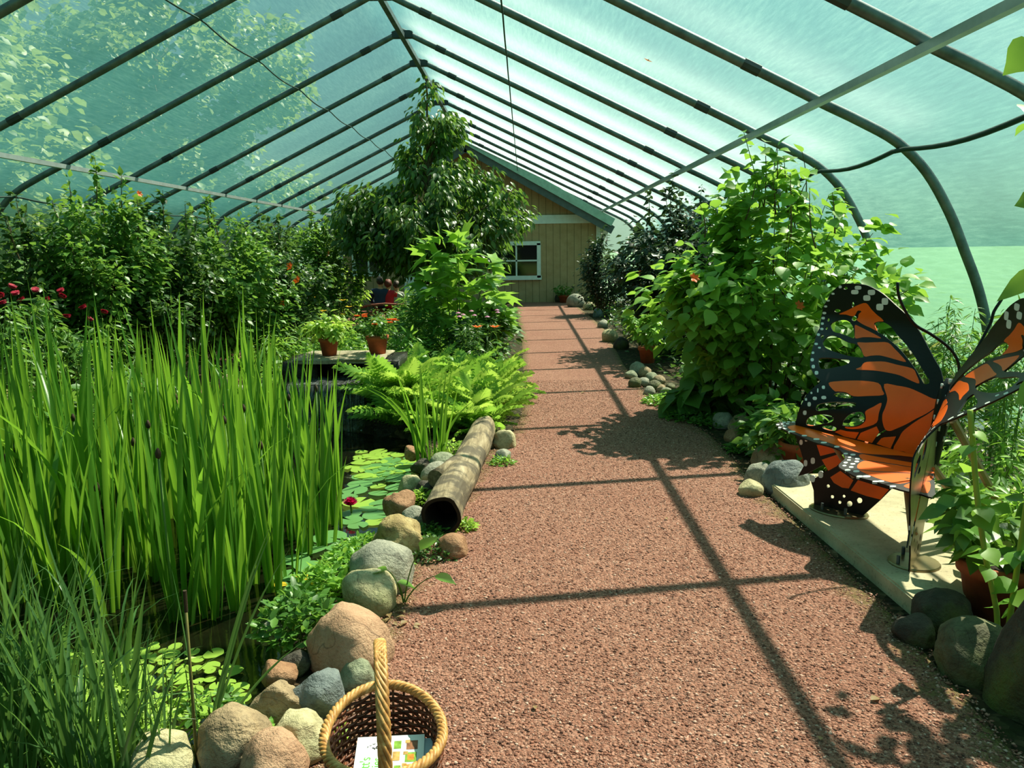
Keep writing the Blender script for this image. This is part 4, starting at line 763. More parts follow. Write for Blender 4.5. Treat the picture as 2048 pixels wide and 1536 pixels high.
M_RED = petal('petal_red', '#b0203c'); M_ORG = petal('petal_orange', '#e8661c'); M_YEL = petal('petal_yellow', '#ecc02c'); M_PINK = petal('petal_pink', '#c77ba6'); M_MAG = petal('petal_magenta', '#c81858')
def stems_mesh(nm, polys, mat, r0, r1, n=5):
    mb = MB()
    for P in polys: mb.tube(P, np.linspace(r0, r1, len(P)), n, cap=False)
    return mb.mesh(nm, mat, True)
def bez(a, b, c, k=8):
    t = np.linspace(0, 1, k)[:, None]; return (1-t)**2*a+2*t*(1-t)*b+t*t*c
BLOOM_T = leaf_template([.3, .26], -.25, .3)
def bloom_mesh(nm, mat, r, n=9, cup=.3, seed=0, layers=1):
    rng = np.random.default_rng(seed); P = []; X = []; Y = []; Z = []
    for L in range(layers):
        for k in range(n):
            a = 2*PI*(k+L*.5)/n+rng.normal(0, .08); c = cup+L*.35; d = np.array([math.cos(a)*math.cos(c), math.sin(a)*math.cos(c), math.sin(c)])
            x = np.array([-math.sin(a), math.cos(a), 0]); P.append([0, 0, 0]); X.append(x); Y.append(d); Z.append(np.cross(x, d))
    V, Fq = scatter(BLOOM_T, np.array(P, float), np.array(X), np.array(Y), np.array(Z), np.full(len(P), r))
    mi = None
    return fast_mesh(nm, V, Fq, mat)
BLOOMS = dict(red=bloom_mesh('bloom', M_RED, .04, 15, -.35, 1, 3), orange=bloom_mesh('bloom', M_ORG, .055, 6, .6, 2, 1), yellow=bloom_mesh('bloom', M_YEL, .05, 6, .5, 3, 1), pink=bloom_mesh('bloom', M_PINK, .04, 12, -.25, 4, 1), marigold=bloom_mesh('bloom', M_ORG, .035, 10, .3, 5, 2))
def put_bloom(parent, kind, loc, s=1.0, rot=(0, 0, 0)):
    o = link('bloom', BLOOMS[kind], parent); o.location = loc; o.scale = (s,)*3; o.rotation_euler = rot; return o
def shrub(name, label, cat, x, y, H, rx, ry, nl, size, tmpl, mat, seed, nst=26, stem=None, low=.12, spread=.55, droop=.35, up=.8, twig=.16, sprig=0, lean=(0, 0), z0=0., group=None, dome=.5, r_stem=.008, twig_z=1.0, szv=.35, tstart=.2):
    rng = np.random.default_rng(seed); o = thing(name, label, cat, (x, y, z0), 0, group)
    polys = []
    for i in range(nst):
        a = rng.random()*2*PI; r = math.sqrt(rng.random())
        e = np.array([rx*r*math.cos(a)+lean[0], ry*r*math.sin(a)+lean[1], H*(1-dome*r*r)*rng.uniform(.78, 1.0)])
        if i % 3 == 2: e = np.array([rx*(.75+.25*r)*math.cos(a)+lean[0]*.5, ry*(.75+.25*r)*math.sin(a)+lean[1]*.5, H*rng.uniform(low+.05, .62)])
        b = np.array([rx*.25*r*math.cos(a), ry*.25*r*math.sin(a), -.02]); c = np.array([e[0]*.45+b[0]*.3, e[1]*.45+b[1]*.3, e[2]*.72])
        polys.append(bez(b, c, e, 9))
    for i in range(sprig):
        a = rng.random()*2*PI; r = rng.random()*.7; s0 = np.array([rx*r*math.cos(a), ry*r*math.sin(a), H*(1-dome*r*r)*.85]); e = s0*[1.1, 1.1, 1]+np.array([rng.normal(0, .05), rng.normal(0, .05), H*rng.uniform(.12, .26)])
        polys.append(bez(s0, (s0+e)/2+rng.normal(0, .03, 3), e, 9))
    PP = np.array(polys); ns = len(PP)
    L = np.linalg.norm(np.diff(PP, axis=1), axis=2).sum(1)
    L[nst:] *= .4; si = rng.choice(ns, nl, p=L/L.sum()); t = tstart+(1-tstart)*rng.random(nl)**.75; t = np.where(si >= nst, rng.random(nl), t)
    k = t*8; i0 = np.minimum(k.astype(int), 7); fr_ = (k-i0)[:, None]; pos = PP[si, i0]*(1-fr_)+PP[si, i0+1]*fr_; T = norm(PP[si, i0+1]-PP[si, i0])
    rnd = norm(rng.normal(0, 1, (nl, 3))*[1, 1, twig_z]); tw = np.where(si >= nst, .02, twig)*rng.random(nl)**.7
    pos = pos+rnd*tw[:, None]+np.array([0, 0, .02]); keep = pos[:, 2] > low*H*.5; pos, rnd, T = pos[keep], rnd[keep], T[keep]
    out = norm(pos*[1, 1, .15]); dirs = norm(out*.6+rnd*.8+T*.3)
    X, Y, Z = leaf_frames(rng, dirs, up, spread*.5, droop); sz = size*(1-szv+2*szv*rng.random(len(pos)))
    V, Fq = scatter(tmpl, pos, X, Y, Z, sz); link('foliage', fast_mesh('foliage', V, Fq, mat), o)
    link('stem', stems_mesh('stem', polys, stem or M_WOOD, r_stem, r_stem*.35), o)
    return o
# ================================================================== left bed
def lb(px, y): return (at(px, 600, y)[0], y)
LEFT = [('shrub', 'tall dense shrub at the far left edge under the curved hoop', 40, 8.4, 2.05, .75, .7, 4940, 'dark'),
 ('shrub', 'tallest shrub of the left row with shoots poking above the sunlit pipe', 190, 9.0, 2.45, .85, .8, 8740, 'mid'),
 ('shrub', 'dark shrub with an orange bloom, right of the tallest left shrub', 320, 9.8, 2.3, .8, .8, 7980, 'dark'),
 ('shrub', 'glossy rounded shrub in the middle of the left row', 440, 10.8, 2.15, .95, .9, 8740, 'mid'),
 ('shrub', 'dark broad shrub beside the reddish side path on the left', 545, 12.2, 2.15, .9, .9, 7980, 'dark'),
 ('shrub', 'slender greyish shrub at the right end of the left row by the house corner', 640, 14.5, 2.2, .9, 1.0, 6840, 'mid')]
for i, (n_, lab, px, yy_, H_, rx, ry, nl, m) in enumerate(LEFT):
    x_, y_ = lb(px, yy_); o = shrub(n_, lab, 'shrub', x_, y_, H_, rx, ry, nl, .085, L_OVATE, LM[m], 20+i, 34, sprig=9 if i in (1, 3, 5) else 6, spread=.8, droop=.25, twig=.2, dome=.38)
    for (bx, by) in {2: [(255, 535)], 4: [(580, 533), (568, 608), (595, 560)], 1: [(278, 388)], 5: [(658, 508)]}.get(i, []):
        p = at(bx, by, yy_-rx*.95); put_bloom(o, 'orange', tuple(p-np.array([x_, y_, 0])), .7 if i == 1 else 1.25, (1.2, .3, i))
for i, (px, y_, H_) in enumerate([(15, 7.2, 1.35), (60, 7.6, 1.3), (110, 7.9, 1.28), (150, 7.3, 1.15), (-15, 6.6, 1.3), (195, 8.1, 1.05)]):
    x_, _ = lb(px, y_); o = shrub('bee_balm', ['red-flowered bee balm at the left edge behind the irises', 'red-flowered bee balm second from the left edge', 'red-flowered bee balm third from the left edge', 'shorter bee balm with one low crimson flower head', 'bee balm half cut by the left edge of the view', 'bee balm with pale leaves next to the dark left shrub'][i], 'flower', x_, y_, H_, .28, .28, 330, .1, L_LANCE, LM['mid'], 40+i, 8, M_STEM, spread=.4, droop=.5, twig=.05, dome=.15, group='bee balms by the left edge')
    for k, (a, b, c) in enumerate(((.05, .02, 1.0), (-.12, .05, .93), (.14, -.1, .96))[:2 if i % 2 else 3]): put_bloom(o, 'red', (a, b, H_*c+.03), .95, (.5*math.sin(k*3+i), .5*math.cos(k*2+i), k))
for i, (px, y_) in enumerate([(30, 6.2), (120, 6.6), (210, 7.2), (190, 8.0), (60, 5.6), (150, 6.0)]):
    x_, _ = lb(px, y_); shrub('leafy_perennial', ['low pale-leaved perennial behind the irises at far left', 'low pale-leaved perennial below the bee balms', 'pale green perennial at the edge of the side path', 'pale perennial between dark shrub and side path', 'broad pale plant at the left end of the iris stand', 'pale leafy plant in front of the side path bend', 'low green plant under the glossy left shrub', 'low leafy plant where the side path bends away'][i], 'plant', x_, y_, .62, .4, .4, 420, .11, L_OVATE, LM['olive' if i % 3 == 0 else 'mid'], 60+i, 10, M_STEM, spread=.4, droop=.3, twig=.1)
# ================================================================== tree in the middle
def tree(name, label, x, y, prof, nl, size, tmpl, mat, seed, trunk_r=.06, nb=70, z0=0, droop=.9, twig=.26, group=None):
    rng = np.random.default_rng(seed); o = thing(name, label, 'tree', (x, y, z0), 0, group); zs = np.array([p[0] for p in prof]); rs = np.array([p[1] for p in prof]); top = zs[-1]
    tp = np.array([(.06*math.sin(z*1.3), .05*math.cos(z*1.7), z) for z in np.linspace(-.05, top*.96, 14)])
    mb = MB(); mb.tube(tp, np.linspace(trunk_r, trunk_r*.2, 14), 9); mb.build('trunk', M_WOOD, o, True)
    w = np.interp(np.linspace(zs[0], top, 200), zs, rs)**1.3+.06; polys = []
    for i in range(nb):
        z = rng.choice(np.linspace(zs[0], top, 200), p=w/w.sum()); R = np.interp(z, zs, rs); a = rng.random()*2*PI; r = R*math.sqrt(rng.uniform(.15, 1))
        e = np.array([r*math.cos(a), r*math.sin(a), z]); zb = max(.3*top*.6, z-.55*r-.2); b = np.array([.06*math.sin(zb*1.3), .05*math.cos(zb*1.7), min(zb, top*.95)]); c = (b+e)/2+np.array([0, 0, .25*r])
        polys.append(bez(b, c, e, 9))
    link('branch', stems_mesh('branch', polys, M_WOOD, trunk_r*.3, .004), o).name = 'branches'
    PP = np.array(polys); L = np.linalg.norm(np.diff(PP, axis=1), axis=2).sum(1)+.15
    si = rng.choice(len(PP), nl, p=L/L.sum()); t = .35+.65*rng.random(nl)**.6; k = t*8; i0 = np.minimum(k.astype(int), 7); f_ = (k-i0)[:, None]
    pos = PP[si, i0]*(1-f_)+PP[si, i0+1]*f_; rnd = norm(rng.normal(0, 1, (nl, 3))); pos = pos+rnd*(twig*rng.random(nl)**.6)[:, None]
    dirs = norm(norm(pos*[1, 1, 0]+1e-6)*.6+rnd*.7); X, Y, Z = leaf_frames(rng, dirs, .8, .3, droop)
    V, Fq = scatter(tmpl, pos, X, Y, Z, size*(.65+.7*rng.random(nl))); link('foliage', fast_mesh('foliage', V, Fq, mat), o); return o
tree('tree', 'small drooping-leaved tree rising to the ridge in the middle of the garden', -1.68, 15.0, [(1.3, 1.1), (1.5, 1.6), (2.0, 1.95), (2.55, 1.85), (2.9, 1.4), (3.15, .95), (3.6, .75), (4.0, .6), (4.3, .3), (4.62, .08)], 15000, .14, L_LANCE if 0 else leaf_template([.16, .22, .18, .08], .3, .25), LM['tree'], 5, .07, 150, droop=.8, twig=.22)
# fig-like plant
shrub('fig_plant', 'bright big lobed-leaf plant in front of the tree beside the path', 'plant', -.93, 11.4, 1.95, .78, .65, 290, .34, L_LOBED, LM['bright'], 81, 13, M_STEM, spread=.6, droop=.25, up=1.0, twig=.2, dome=.55, r_stem=.012, low=.2)
shrub('leafy_plant', 'dark leafy growth skirting the lobed-leaf plant at the path edge', 'plant', -.62, 11.0, .95, .5, .5, 900, .085, L_OVATE, LM['dark'], 82, 20, M_STEM)
for i, (px, y_, H_) in enumerate([(832, 11.5, 1.2), (845, 11.0, 1.05), (818, 12.2, 1.05), (870, 12.0, 1.25), (835, 12.8, 1.3)]):
    x_ = at(px, 600, y_)[0]; shrub('lily_plant', ['leafy upright lily left of the lobed-leaf plant, front centre', 'short leafy lily against the lobed-leaf plant', 'leafy lily leftmost by the white door trim', 'tall leafy lily behind the short one', 'tallest leafy lily below the tree crown'][i], 'plant', x_, y_, H_, .2, .2, 360, .12, L_LANCE, LM['mid'], 84+i, 7, M_STEM, spread=.25, droop=.25, twig=.04, dome=.15, tstart=.1)
for i, (px, py, y_) in enumerate([(962, 640, 10.4), (1000, 650, 11.6), (940, 660, 9.9)]):
    x_ = at(px, py, y_)[0]; o = shrub('coneflower', ['pink coneflower before the lobed-leaf plant', 'pink coneflower nearest the gravel path', 'pink coneflower among the rear ferns'][i], 'flower', x_, y_, .85, .25, .25, 240, .09, L_LANCE, LM['dark'], 90+i, 8, M_STEM, twig=.05, dome=.2)
    for k in range(4): put_bloom(o, 'pink', (.22*math.cos(k*2.2+i), .22*math.sin(k*2.2+i)-.05, .86+.06*math.sin(k*3)), 1)
for i, (px, py) in enumerate([(990, 655), (955, 655)]):
    p = at(px, py, 9.6); o = thing('orange_lily', ['slim plant with an upright orange flower above the ferns', 'slim plant with a small orange flower left of its twin'][i], 'flower', (p[0], p[1], 0)); link('stem', stems_mesh('stem', [bez(np.array([.05, 0, 0]), np.array([.05, 0, p[2]*.6]), np.array([0, 0, p[2]]), 8)], M_STEM, .006, .004), o); put_bloom(o, 'orange', (0, 0, p[2]), 1.3)
    rng = np.random.default_rng(i); m = 30; pos = np.column_stack([rng.normal(0, .02, m), rng.normal(0, .02, m), rng.random(m)*p[2]*.8]); X, Y, Z = leaf_frames(rng, norm(rng.normal(0, 1, (m, 3))*[1, 1, .2]), .9, .1, .1); V, Fq = scatter(L_LANCE, pos, X, Y, Z, np.full(m, .12)); link('foliage', fast_mesh('foliage', V, Fq, LM['mid']), o)
# ferns
def fern_mesh(seed, n, mat, size):
    rng = np.random.default_rng(seed); a = np.arange(n)*2.4+rng.normal(0, .2, n); el = .45+.85*rng.random(n); d = np.stack([np.cos(a)*np.cos(el), np.sin(a)*np.cos(el), np.sin(el)], 1)
    X = norm(np.cross(d, [0, 0, 1.0])); Z = np.cross(X, d); X = norm(X+rng.normal(0, .2, X.shape)); V, Fq = scatter(L_FROND, rng.normal(0, .03, (n, 3))*[1, 1, .2], X, d, Z, size*(.6+.55*rng.random(n))); return fast_mesh('fronds', V, Fq, mat)
FERN = [fern_mesh(s, 30, LM['lime' if s % 2 else 'bright'], .52) for s in range(4)]
fs = [(778, 735, 7.75), (805, 745, 7.7), (765, 740, 8.0), (800, 720, 8.5), (840, 735, 8.3), (880, 705, 9.0), (930, 700, 9.3), (975, 720, 9.0), (1005, 745, 8.7), (850, 790, 7.6), (900, 780, 7.9), (950, 790, 7.7), (990, 800, 7.8), (920, 830, 7.2), (975, 845, 7.15), (1015, 790, 7.9), (870, 760, 8.2), (785, 690, 9.2), (840, 690, 9.6), (1000, 700, 9.6), (800, 790, 7.45), (1010, 840, 7.3)]
for i, (px, py, y_) in enumerate(fs):
    x_ = min(at(px, py, y_)[0], -.42); o = thing('fern', 'bright green fern in the dense fern bank between waterfall and gravel path', 'fern', (x_, y_, (0 if i % 3 else .1) if i > 1 else .22), i*1.7, 'ferns of the fern bank'); link('fronds', FERN[i % 4], o); z_ = .28
    m = MB(); m.lathe([(0, -.1), (.05, -.08), (.04, .05), (.015, .12)], 10); m.build('crown', M_WOOD, o)
# ================================================================== undergrowth of the middle bed
def carpet(name, label, pts, nl, size, tmpl, mat, seed, h0, h1, spread, kind='stuff'):
    rng = np.random.default_rng(seed); P = np.array(pts, float); k = rng.integers(0, len(P), nl); xy = P[k, :2]+rng.normal(0, spread, (nl, 2)); z = rng.uniform(h0, h1, nl)*(.5+.5*rng.random(nl))
    keep = (sd_pond(xy) > -.05) & (xy[:, 0] > -7.1) & (xy[:, 0] < 3.75); xy, z = xy[keep], z[keep]; n = len(xy); X, Y, Z = leaf_frames(rng, norm(rng.normal(0, 1, (n, 3))*[1, 1, .3]), 1, .3, .1)
    V, Fq = scatter(tmpl, np.column_stack([xy, z]), X, Y, Z, size*(.6+.8*rng.random(n))); return tag(link(name, fast_mesh(name, V, Fq, mat)), label, None, None, kind)
mid_pts = [(x, y) for x in np.arange(-3.1, -.5, .35) for y in np.arange(8.9, 20, .45)]
carpet('undergrowth', 'green undergrowth filling the middle bed', mid_pts, 9000, .1, L_OVATE, LM['mid'], 7, .05, .45, .2)
carpet('undergrowth', 'low undergrowth along the left bed', [(x, y) for x in np.arange(-6.8, -5.4, .3) for y in np.arange(4, 22, .4)], 9000, .1, L_OVATE, LM['dark'], 8, .05, .4, .2)
carpet('undergrowth', 'shaded undergrowth in the right bed', [(x, y) for x in np.arange(2.1, 3.5, .25) for y in np.arange(5.8, 22, .4)], 8000, .09, L_OVATE, LM['dark'], 9, .03, .35, .18)
# more perennials in the middle bed
for i, (px, py, y_, H_, r, m) in enumerate([(655, 610, 12.5, .85, .5, 'lime'), (600, 640, 11.2, .7, .45, 'mid'), (700, 640, 11.8, .6, .45, 'bright'), (760, 630, 12.6, .42, .4, 'mid'), (560, 660, 10.6, .65, .4, 'bright'), (720, 600, 15.0, .4, .5, 'mid'), (800, 640, 10.4, .75, .4, 'bright'), (640, 560, 16.5, 1.0, .6, 'olive')]):
    x_ = at(px, py, y_)[0]; o = shrub('perennial', ['yellow-flowering lime green perennial behind the stone ledge', 'leafy perennial at the left of the waterfall', 'bright perennial between the two terracotta pots', 'green perennial in front of the seated people', 'bright low perennial above the stone heap', 'perennial close before the seated people', 'bright perennial right of the potted marigolds', 'loose olive perennial by the house corner'][i], 'plant', x_, y_, H_, r, r, 520, .1, L_LANCE, LM[m], 200+i, 14, M_STEM, twig=.1)
    if i == 0:
        for k in range(7): put_bloom(o, 'yellow', (.35*math.cos(k*2.4), .3*math.sin(k*2.4)-.1, .8+.14*math.sin(k*1.7)), 1.2)
    if i == 3:
        for k in range(3): put_bloom(o, 'orange', (.3*math.cos(k*2.1), .3*math.sin(k*2.1)-.15, .58+.06*k), .8)
shrub('sapling', 'thin pale sapling left of the seated people', 'plant', at(690, 560, 16.5)[0], 16.5, 1.5, .45, .4, 420, .1, L_OVATE, LM['lime'], 230, 8, M_WOOD, spread=.5, twig=.08)
# ================================================================== right side
o = shrub('bright_shrub', 'big bright green broad-leaved shrub on the right beside the butterfly bench', 'shrub', 2.3, 7.55, 2.3, 1.25, 1.05, 4600, .125, L_BROAD, LM['bright'], 301, 60, M_WOOD, sprig=16, spread=.6, droop=.3, twig=.22, dome=.42, low=.25, up=.9)
tall = at(1487, 262, 7.4); link('leader_shoot', stems_mesh('leader_shoot', [bez(np.array([-.1, 0, 1.9]), np.array([-.2, -.05, 2.2]), tall-np.array([2.3, 7.55, 0]), 8)], M_STEM, .006, .003), o)
rng = np.random.default_rng(4); m = 16; t_ = np.linspace(.1, 1, m)[:, None]; pos = np.array([-.17, -.03, 2.1])*(1-t_)+(tall-np.array([2.3, 7.55, 0]))*t_; a = np.arange(m)*1.57; X, Y, Z = leaf_frames(rng, np.stack([np.cos(a), np.sin(a), 0*a], 1), 1, .1, .1); V, Fq = scatter(L_BROAD, pos, X, Y, Z, np.linspace(.13, .06, m)); link('shoot_leaves', fast_mesh('shoot_leaves', V, Fq, LM['bright']), o)
for (bx, by) in ((1598, 612), (1388, 557)):
    p = at(bx, by, 6.75); put_bloom(o, 'orange', tuple(p-np.array([2.3, 7.55, 0])), .9, (1, .4, 0))
shrub('dark_shrub', 'dark purple-green shrub behind the bright shrub on the right', 'shrub', 2.35, 12.6, 2.5, 1.15, 1.2, 10000, .1, L_OVATE, LM['deep'], 302, 50, M_WOOD, sprig=5, twig=.22, dome=.45)
shrub('dark_shrub', 'smaller dark fine-leaved shrub against the tan house wall', 'shrub', 1.95, 20.0, 2.0, .75, .8, 4200, .09, L_SMALL, LM['deep'], 303, 40, M_WOOD, sprig=4, twig=.2, dome=.45)
shrub('shrub', 'mid green rounded bush between the two dark shrubs', 'shrub', 3.0, 15.6, 1.7, .8, .8, 2400, .09, L_OVATE, LM['dark'], 304, 34, M_WOOD)
o = shrub('bamboo_like_plant', 'yellowish upright narrow-leaved plant by the far path edge on the right', 'plant', 1.95, 13.2, 1.05, .4, .4, 900, .12, L_WILLOW, LM['olive'], 305, 22, M_STEM, twig=.07, dome=.3)
o = shrub('perennial', 'light green perennial with an orange bloom in front of the dark shrub', 'plant', 2.1, 14.6, 1.35, .45, .45, 900, .11, L_LANCE, LM['bright'], 306, 16, M_STEM, twig=.08); put_bloom(o, 'orange', (-.1, -.45, 1.2), 1.6, (1, 0, 0))
shrub('hosta', 'hosta-like clump of big drooping leaves under the bright shrub', 'plant', 1.95, 8.0, .6, .6, .5, 210, .24, L_BROAD, LM['mid'], 307, 18, M_STEM, twig=.1, dome=.5, droop=.5)
for i, (x_, y_, H_, m, sz) in enumerate([(2.15, 6.35, .45, 'mid', .12), (2.7, 6.1, .55, 'mid', .12), (1.9, 5.95, .3, 'mid', .08), (3.2, 6.5, .9, 'olive', .12), (2.45, 5.75, .35, 'bright', .1), (3.3, 7.4, 1.3, 'mid', .13)]):
    shrub('leafy_plant', ['shaded leafy plant behind the stones of the path bend', 'leafy plant seen through the wing of the bench', 'small green plant by the terracotta pot and tan boulder', 'greyish leafy plant behind the bench wing', 'bright low plant below the seat tip', 'tall leafy plant between bright shrub and cloth wall'][i], 'plant', x_, y_, H_, .4, .4, 380, sz, L_OVATE, LM[m], 310+i, 14, M_STEM, twig=.1)
# creeping ground cover on the right path edge
def clump(name, label, cx, cy, r, nl, size, tmpl, mat, seed, h=.12, group=None, cat='plant', sx=1.0, stretch=1.0, rz=0):
    rng = np.random.default_rng(seed); a = rng.random(nl)*2*PI; q = np.sqrt(rng.random(nl)); lx_, ly_ = r*q*np.cos(a), r*stretch*q*np.sin(a); z = h*(1-q**2*.8)*(.35+.65*rng.random(nl))+.01
    o = thing(name, label, cat, (cx, cy, 0), rz, group); dirs = norm(np.column_stack([lx_, ly_, 0*z])+rng.normal(0, r*.5, (nl, 3))+[0, 0, r*.25]); X, Y, Z = leaf_frames(rng, dirs, 1, .3, -.15)
    V, Fq = scatter(tmpl, np.column_stack([lx_, ly_, z]), X, Y, Z, size*(.6+.8*rng.random(nl))); link('foliage', fast_mesh('foliage', V, Fq, mat), o)
    polys = [bez(np.array([lx_[k]*.6, ly_[k]*.6, 0]), np.array([lx_[k]*.8, ly_[k]*.8, z[k]*.7]), np.array([lx_[k], ly_[k], z[k]]), 4) for k in range(0, nl, max(1, nl//30))]; link('stem', stems_mesh('stem', polys, M_STEM, .003, .0015, 4), o); return o
def gxy(px, py): p = gp(px, py, 0); return p[0], p[1]
for i, (px, py, r, s, nl) in enumerate([(1330, 808, .22, .045, 420), (1380, 838, .26, .045, 520), (1425, 850, .2, .04, 380), (1490, 905, .14, .05, 260), (1545, 900, .16, .05, 260)]):
    clump('creeping_plant', ['light creeping plant at the near end of the low stone wall', 'bluish creeping mat spilling onto the shaded path bend', 'creeping mat beside the pale grey round stone', 'creeping plant in front of the tan boulder', 'green creeping plant between row stones and pot'][i], *gxy(px, py), r, nl, s, L_SMALL, LM['mid' if i else 'bright'], 330+i, .1)
for i, (px, py, r, h, m, s, nl) in enumerate([(600, 1270, .18, .2, 'mid', .05, 520), (640, 1205, .15, .17, 'bright', .045, 460), (690, 1155, .15, .13, 'bright', .04, 460), (725, 1110, .16, .1, 'bright', .035, 420), (862, 1075, .09, .07, 'mid', .03, 240), (865, 1110, .16, .09, 'dark', .03, 460), (800, 1130, .06, .05, 'bright', .04, 90), (845, 1010, .08, .1, 'lime', .035, 200), (905, 915, .13, .14, 'lime', .04, 300), (1005, 930, .09, .06, 'bright', .03, 160), (930, 1060, .07, .05, 'lime', .03, 140), (975, 875, .1, .06, 'mid', .03, 180), (655, 1480, .05, .05, 'lime', .03, 80), (500, 1500, .1, .08, 'bright', .035, 160), (420, 1420, .1, .05, 'mid', .04, 80)]):
    clump('creeping_plant', ['leafy creeping plant beside the pinkish boulder at the waterline', 'creeping plant left of the speckled cream boulder', 'creeping plant by the smooth grey beige boulder', 'creeping plant spilling toward the pond from the golden rock', 'small green tuft under the hollow log end', 'dark green mat between golden rock and brown stone', 'small leaves at the foot of the grey beige boulder', 'yellowish tuft beside the branch stub rocks', 'yellow green tuft behind the log by the iris clump', 'tuft by the flat grey stone right of the log', 'bright mossy tuft at the path edge by the log end', 'tuft at the far log end', 'tiny tuft between cream rock and basket', 'tuft in front of the rounded tan rock', 'sparse seedling tuft at the near pond edge'][i], *gxy(px, py), r, nl, s, L_SMALL, LM[m], 350+i, h)
# dock-like broad leaves beside the rocks
for i, (px, py, tips) in enumerate([(808, 1210, [(775, 1140), (840, 1100), (868, 1152), (795, 1165)])]):
    bx, by = gxy(px, py); o = thing('dock_plant', 'broad-leaved weed standing on the path edge between the boulders', 'plant', (bx, by, 0)); polys = []
    for tx, ty in tips:
        p = at(tx, ty, by-.02)-np.array([bx, by, 0]); polys.append(bez(np.zeros(3), np.array([p[0]*.3, 0, p[2]*.7]), p, 6))
    link('stem', stems_mesh('stem', polys, M_STEM, .004, .002), o); T_ = np.array([q[-1] for q in polys]); d_ = norm(np.array([[-1, .2, -.1], [.6, .5, .5], [1, -.2, -.1], [1, .3, -.3]])); X = norm(np.cross(d_, [0, 0, 1.])); V, Fq = scatter(L_BROAD, T_, X, d_, np.cross(X, d_), np.array([.1, .11, .11, .1])); [link('leaf', fast_mesh('leaf', V[k*len(L_BROAD[0]):(k+1)*len(L_BROAD[0])], [f_[:len(t_)] for f_, t_ in zip(Fq, L_BROAD[1])], LM['bright']), o) for k in range(4)]
# willowy weeds along the right cloth
for i, (px, y_, H_) in enumerate([(1905, 5.9, 1.35), (1930, 6.3, 1.4), (1948, 5.6, 1.15), (1990, 5.5, 1.35), (2005, 5.2, 1.3), (2025, 5.0, 1.3), (2042, 4.9, 1.25), (1960, 5.9, 1.1), (1880, 6.5, 1.3), (2015, 5.7, 1.35), (2035, 5.5, 1.3), (1870, 6.0, 1.1)]):
    x_ = min(at(px, 700, y_)[0], 3.85); shrub('willowy_weed', 'tall thin narrow-leaved weed against the cloth behind the near bench wing', 'plant', x_, y_, H_, .12, .12, 220, .1, L_WILLOW, LM['mid'], 370+i, 3, M_STEM, spread=.3, droop=.5, twig=.03, dome=.1, tstart=.12, r_stem=.005, group='willowy weeds by the right cloth')
for i, (x_, y_, H_, r) in enumerate([(2.75, 4.7, .55, .45), (3.2, 4.2, .6, .5), (2.5, 3.9, .4, .3), (3.0, 3.5, .5, .4), (3.4, 5.2, .55, .4)]):
    shrub('low_bush', ['light green bush behind the near wing of the bench', 'light green bush at the right edge by the cloth', 'small light bush behind the slab edge', 'low bush behind the potted plant at the right edge', 'light bush at the foot of the willowy weeds'][i], 'shrub', x_, y_, H_, r, r, 800, .085, L_LANCE, LM['lime' if i % 2 else 'bright'], 390+i, 18, M_STEM, twig=.1)
# ================================================================== pots
def pot(name, label, x, y, z, r, h, nl, size, tmpl, mat, seed, H_, R_, blooms=None, group=None, nst=10, dark=False):
    o = shrub(name, label, 'potted plant', x, y, H_, R_, R_, nl, size, tmpl, mat, seed, nst, M_STEM, twig=.07, z0=z, group=group, low=.02)
    for ch in o.children: ch.location.z = h*.9
    mb = MB(); mb.lathe([(r*.68, 0), (r*.9, h*.78), (r, h*.78), (r*1.02, h), (r*.9, h), (r*.86, h*.85)], 28); p_ = mb.build('pot', M_TERRA, o, True)
    mb = MB(); mb.lathe([(r*.88, h*.88), (0, h*.9)], 28); mb.build('soil', M_POTSOIL, o)
    for k in range(blooms or 0): put_bloom(o, 'marigold', (R_*.8*math.cos(k*2.4), R_*.7*math.sin(k*2.4)-.04, h+H_*(.75+.2*math.sin(k*2))), 1)
    return o
LEDGE_Z = .565
p = at(658, 690, 8.35); pot('potted_plant', 'terracotta pot of lime green foliage on the left end of the stone ledge', p[0], 8.35, LEDGE_Z, .105, .19, 420, .07, L_OVATE, LM['lime'], 401, .26, .25)
p = at(755, 690, 8.45); pot('potted_marigold', 'terracotta pot of orange marigolds on the right end of the stone ledge', p[0], 8.45, LEDGE_Z, .12, .2, 300, .06, L_OVATE, LM['mid'], 402, .22, .24, 9)
x_, y_ = gxy(1297, 742); pot('potted_plant', 'small terracotta pot with bushy green plant on the right stone wall', x_, y_+.1, .1, .13, .22, 620, .1, L_OVATE, LM['bright'], 403, .55, .42)
x_, y_ = gxy(1598, 962); pot('potted_plant', 'terracotta pot half hidden behind the far wing of the bench', x_+.04, y_+.15, 0, .14, .25, 240, .1, L_OVATE, LM['mid'], 404, .3, .3)
x_, y_ = gxy(1985, 1255); pot('potted_plant', 'large dark terracotta pot with leafy plant at the right edge beside the slab', x_+.08, y_+.12, 0, .17, .26, 300, .11, L_OVATE, LM['mid'], 405, .36, .3, None, None, 14)
x_, y_ = gxy(1203, 626); pot('potted_plant', 'small pot among the far right edging stones', x_, y_, 0, .15, .26, 160, .1, L_OVATE, LM['mid'], 406, .3, .3)
x_, y_ = gxy(1127, 606); pot('potted_plant', 'small pot by the house wall at the path end', x_, y_, 0, .16, .25, 160, .1, L_OVATE, LM['mid'], 407, .35, .3)
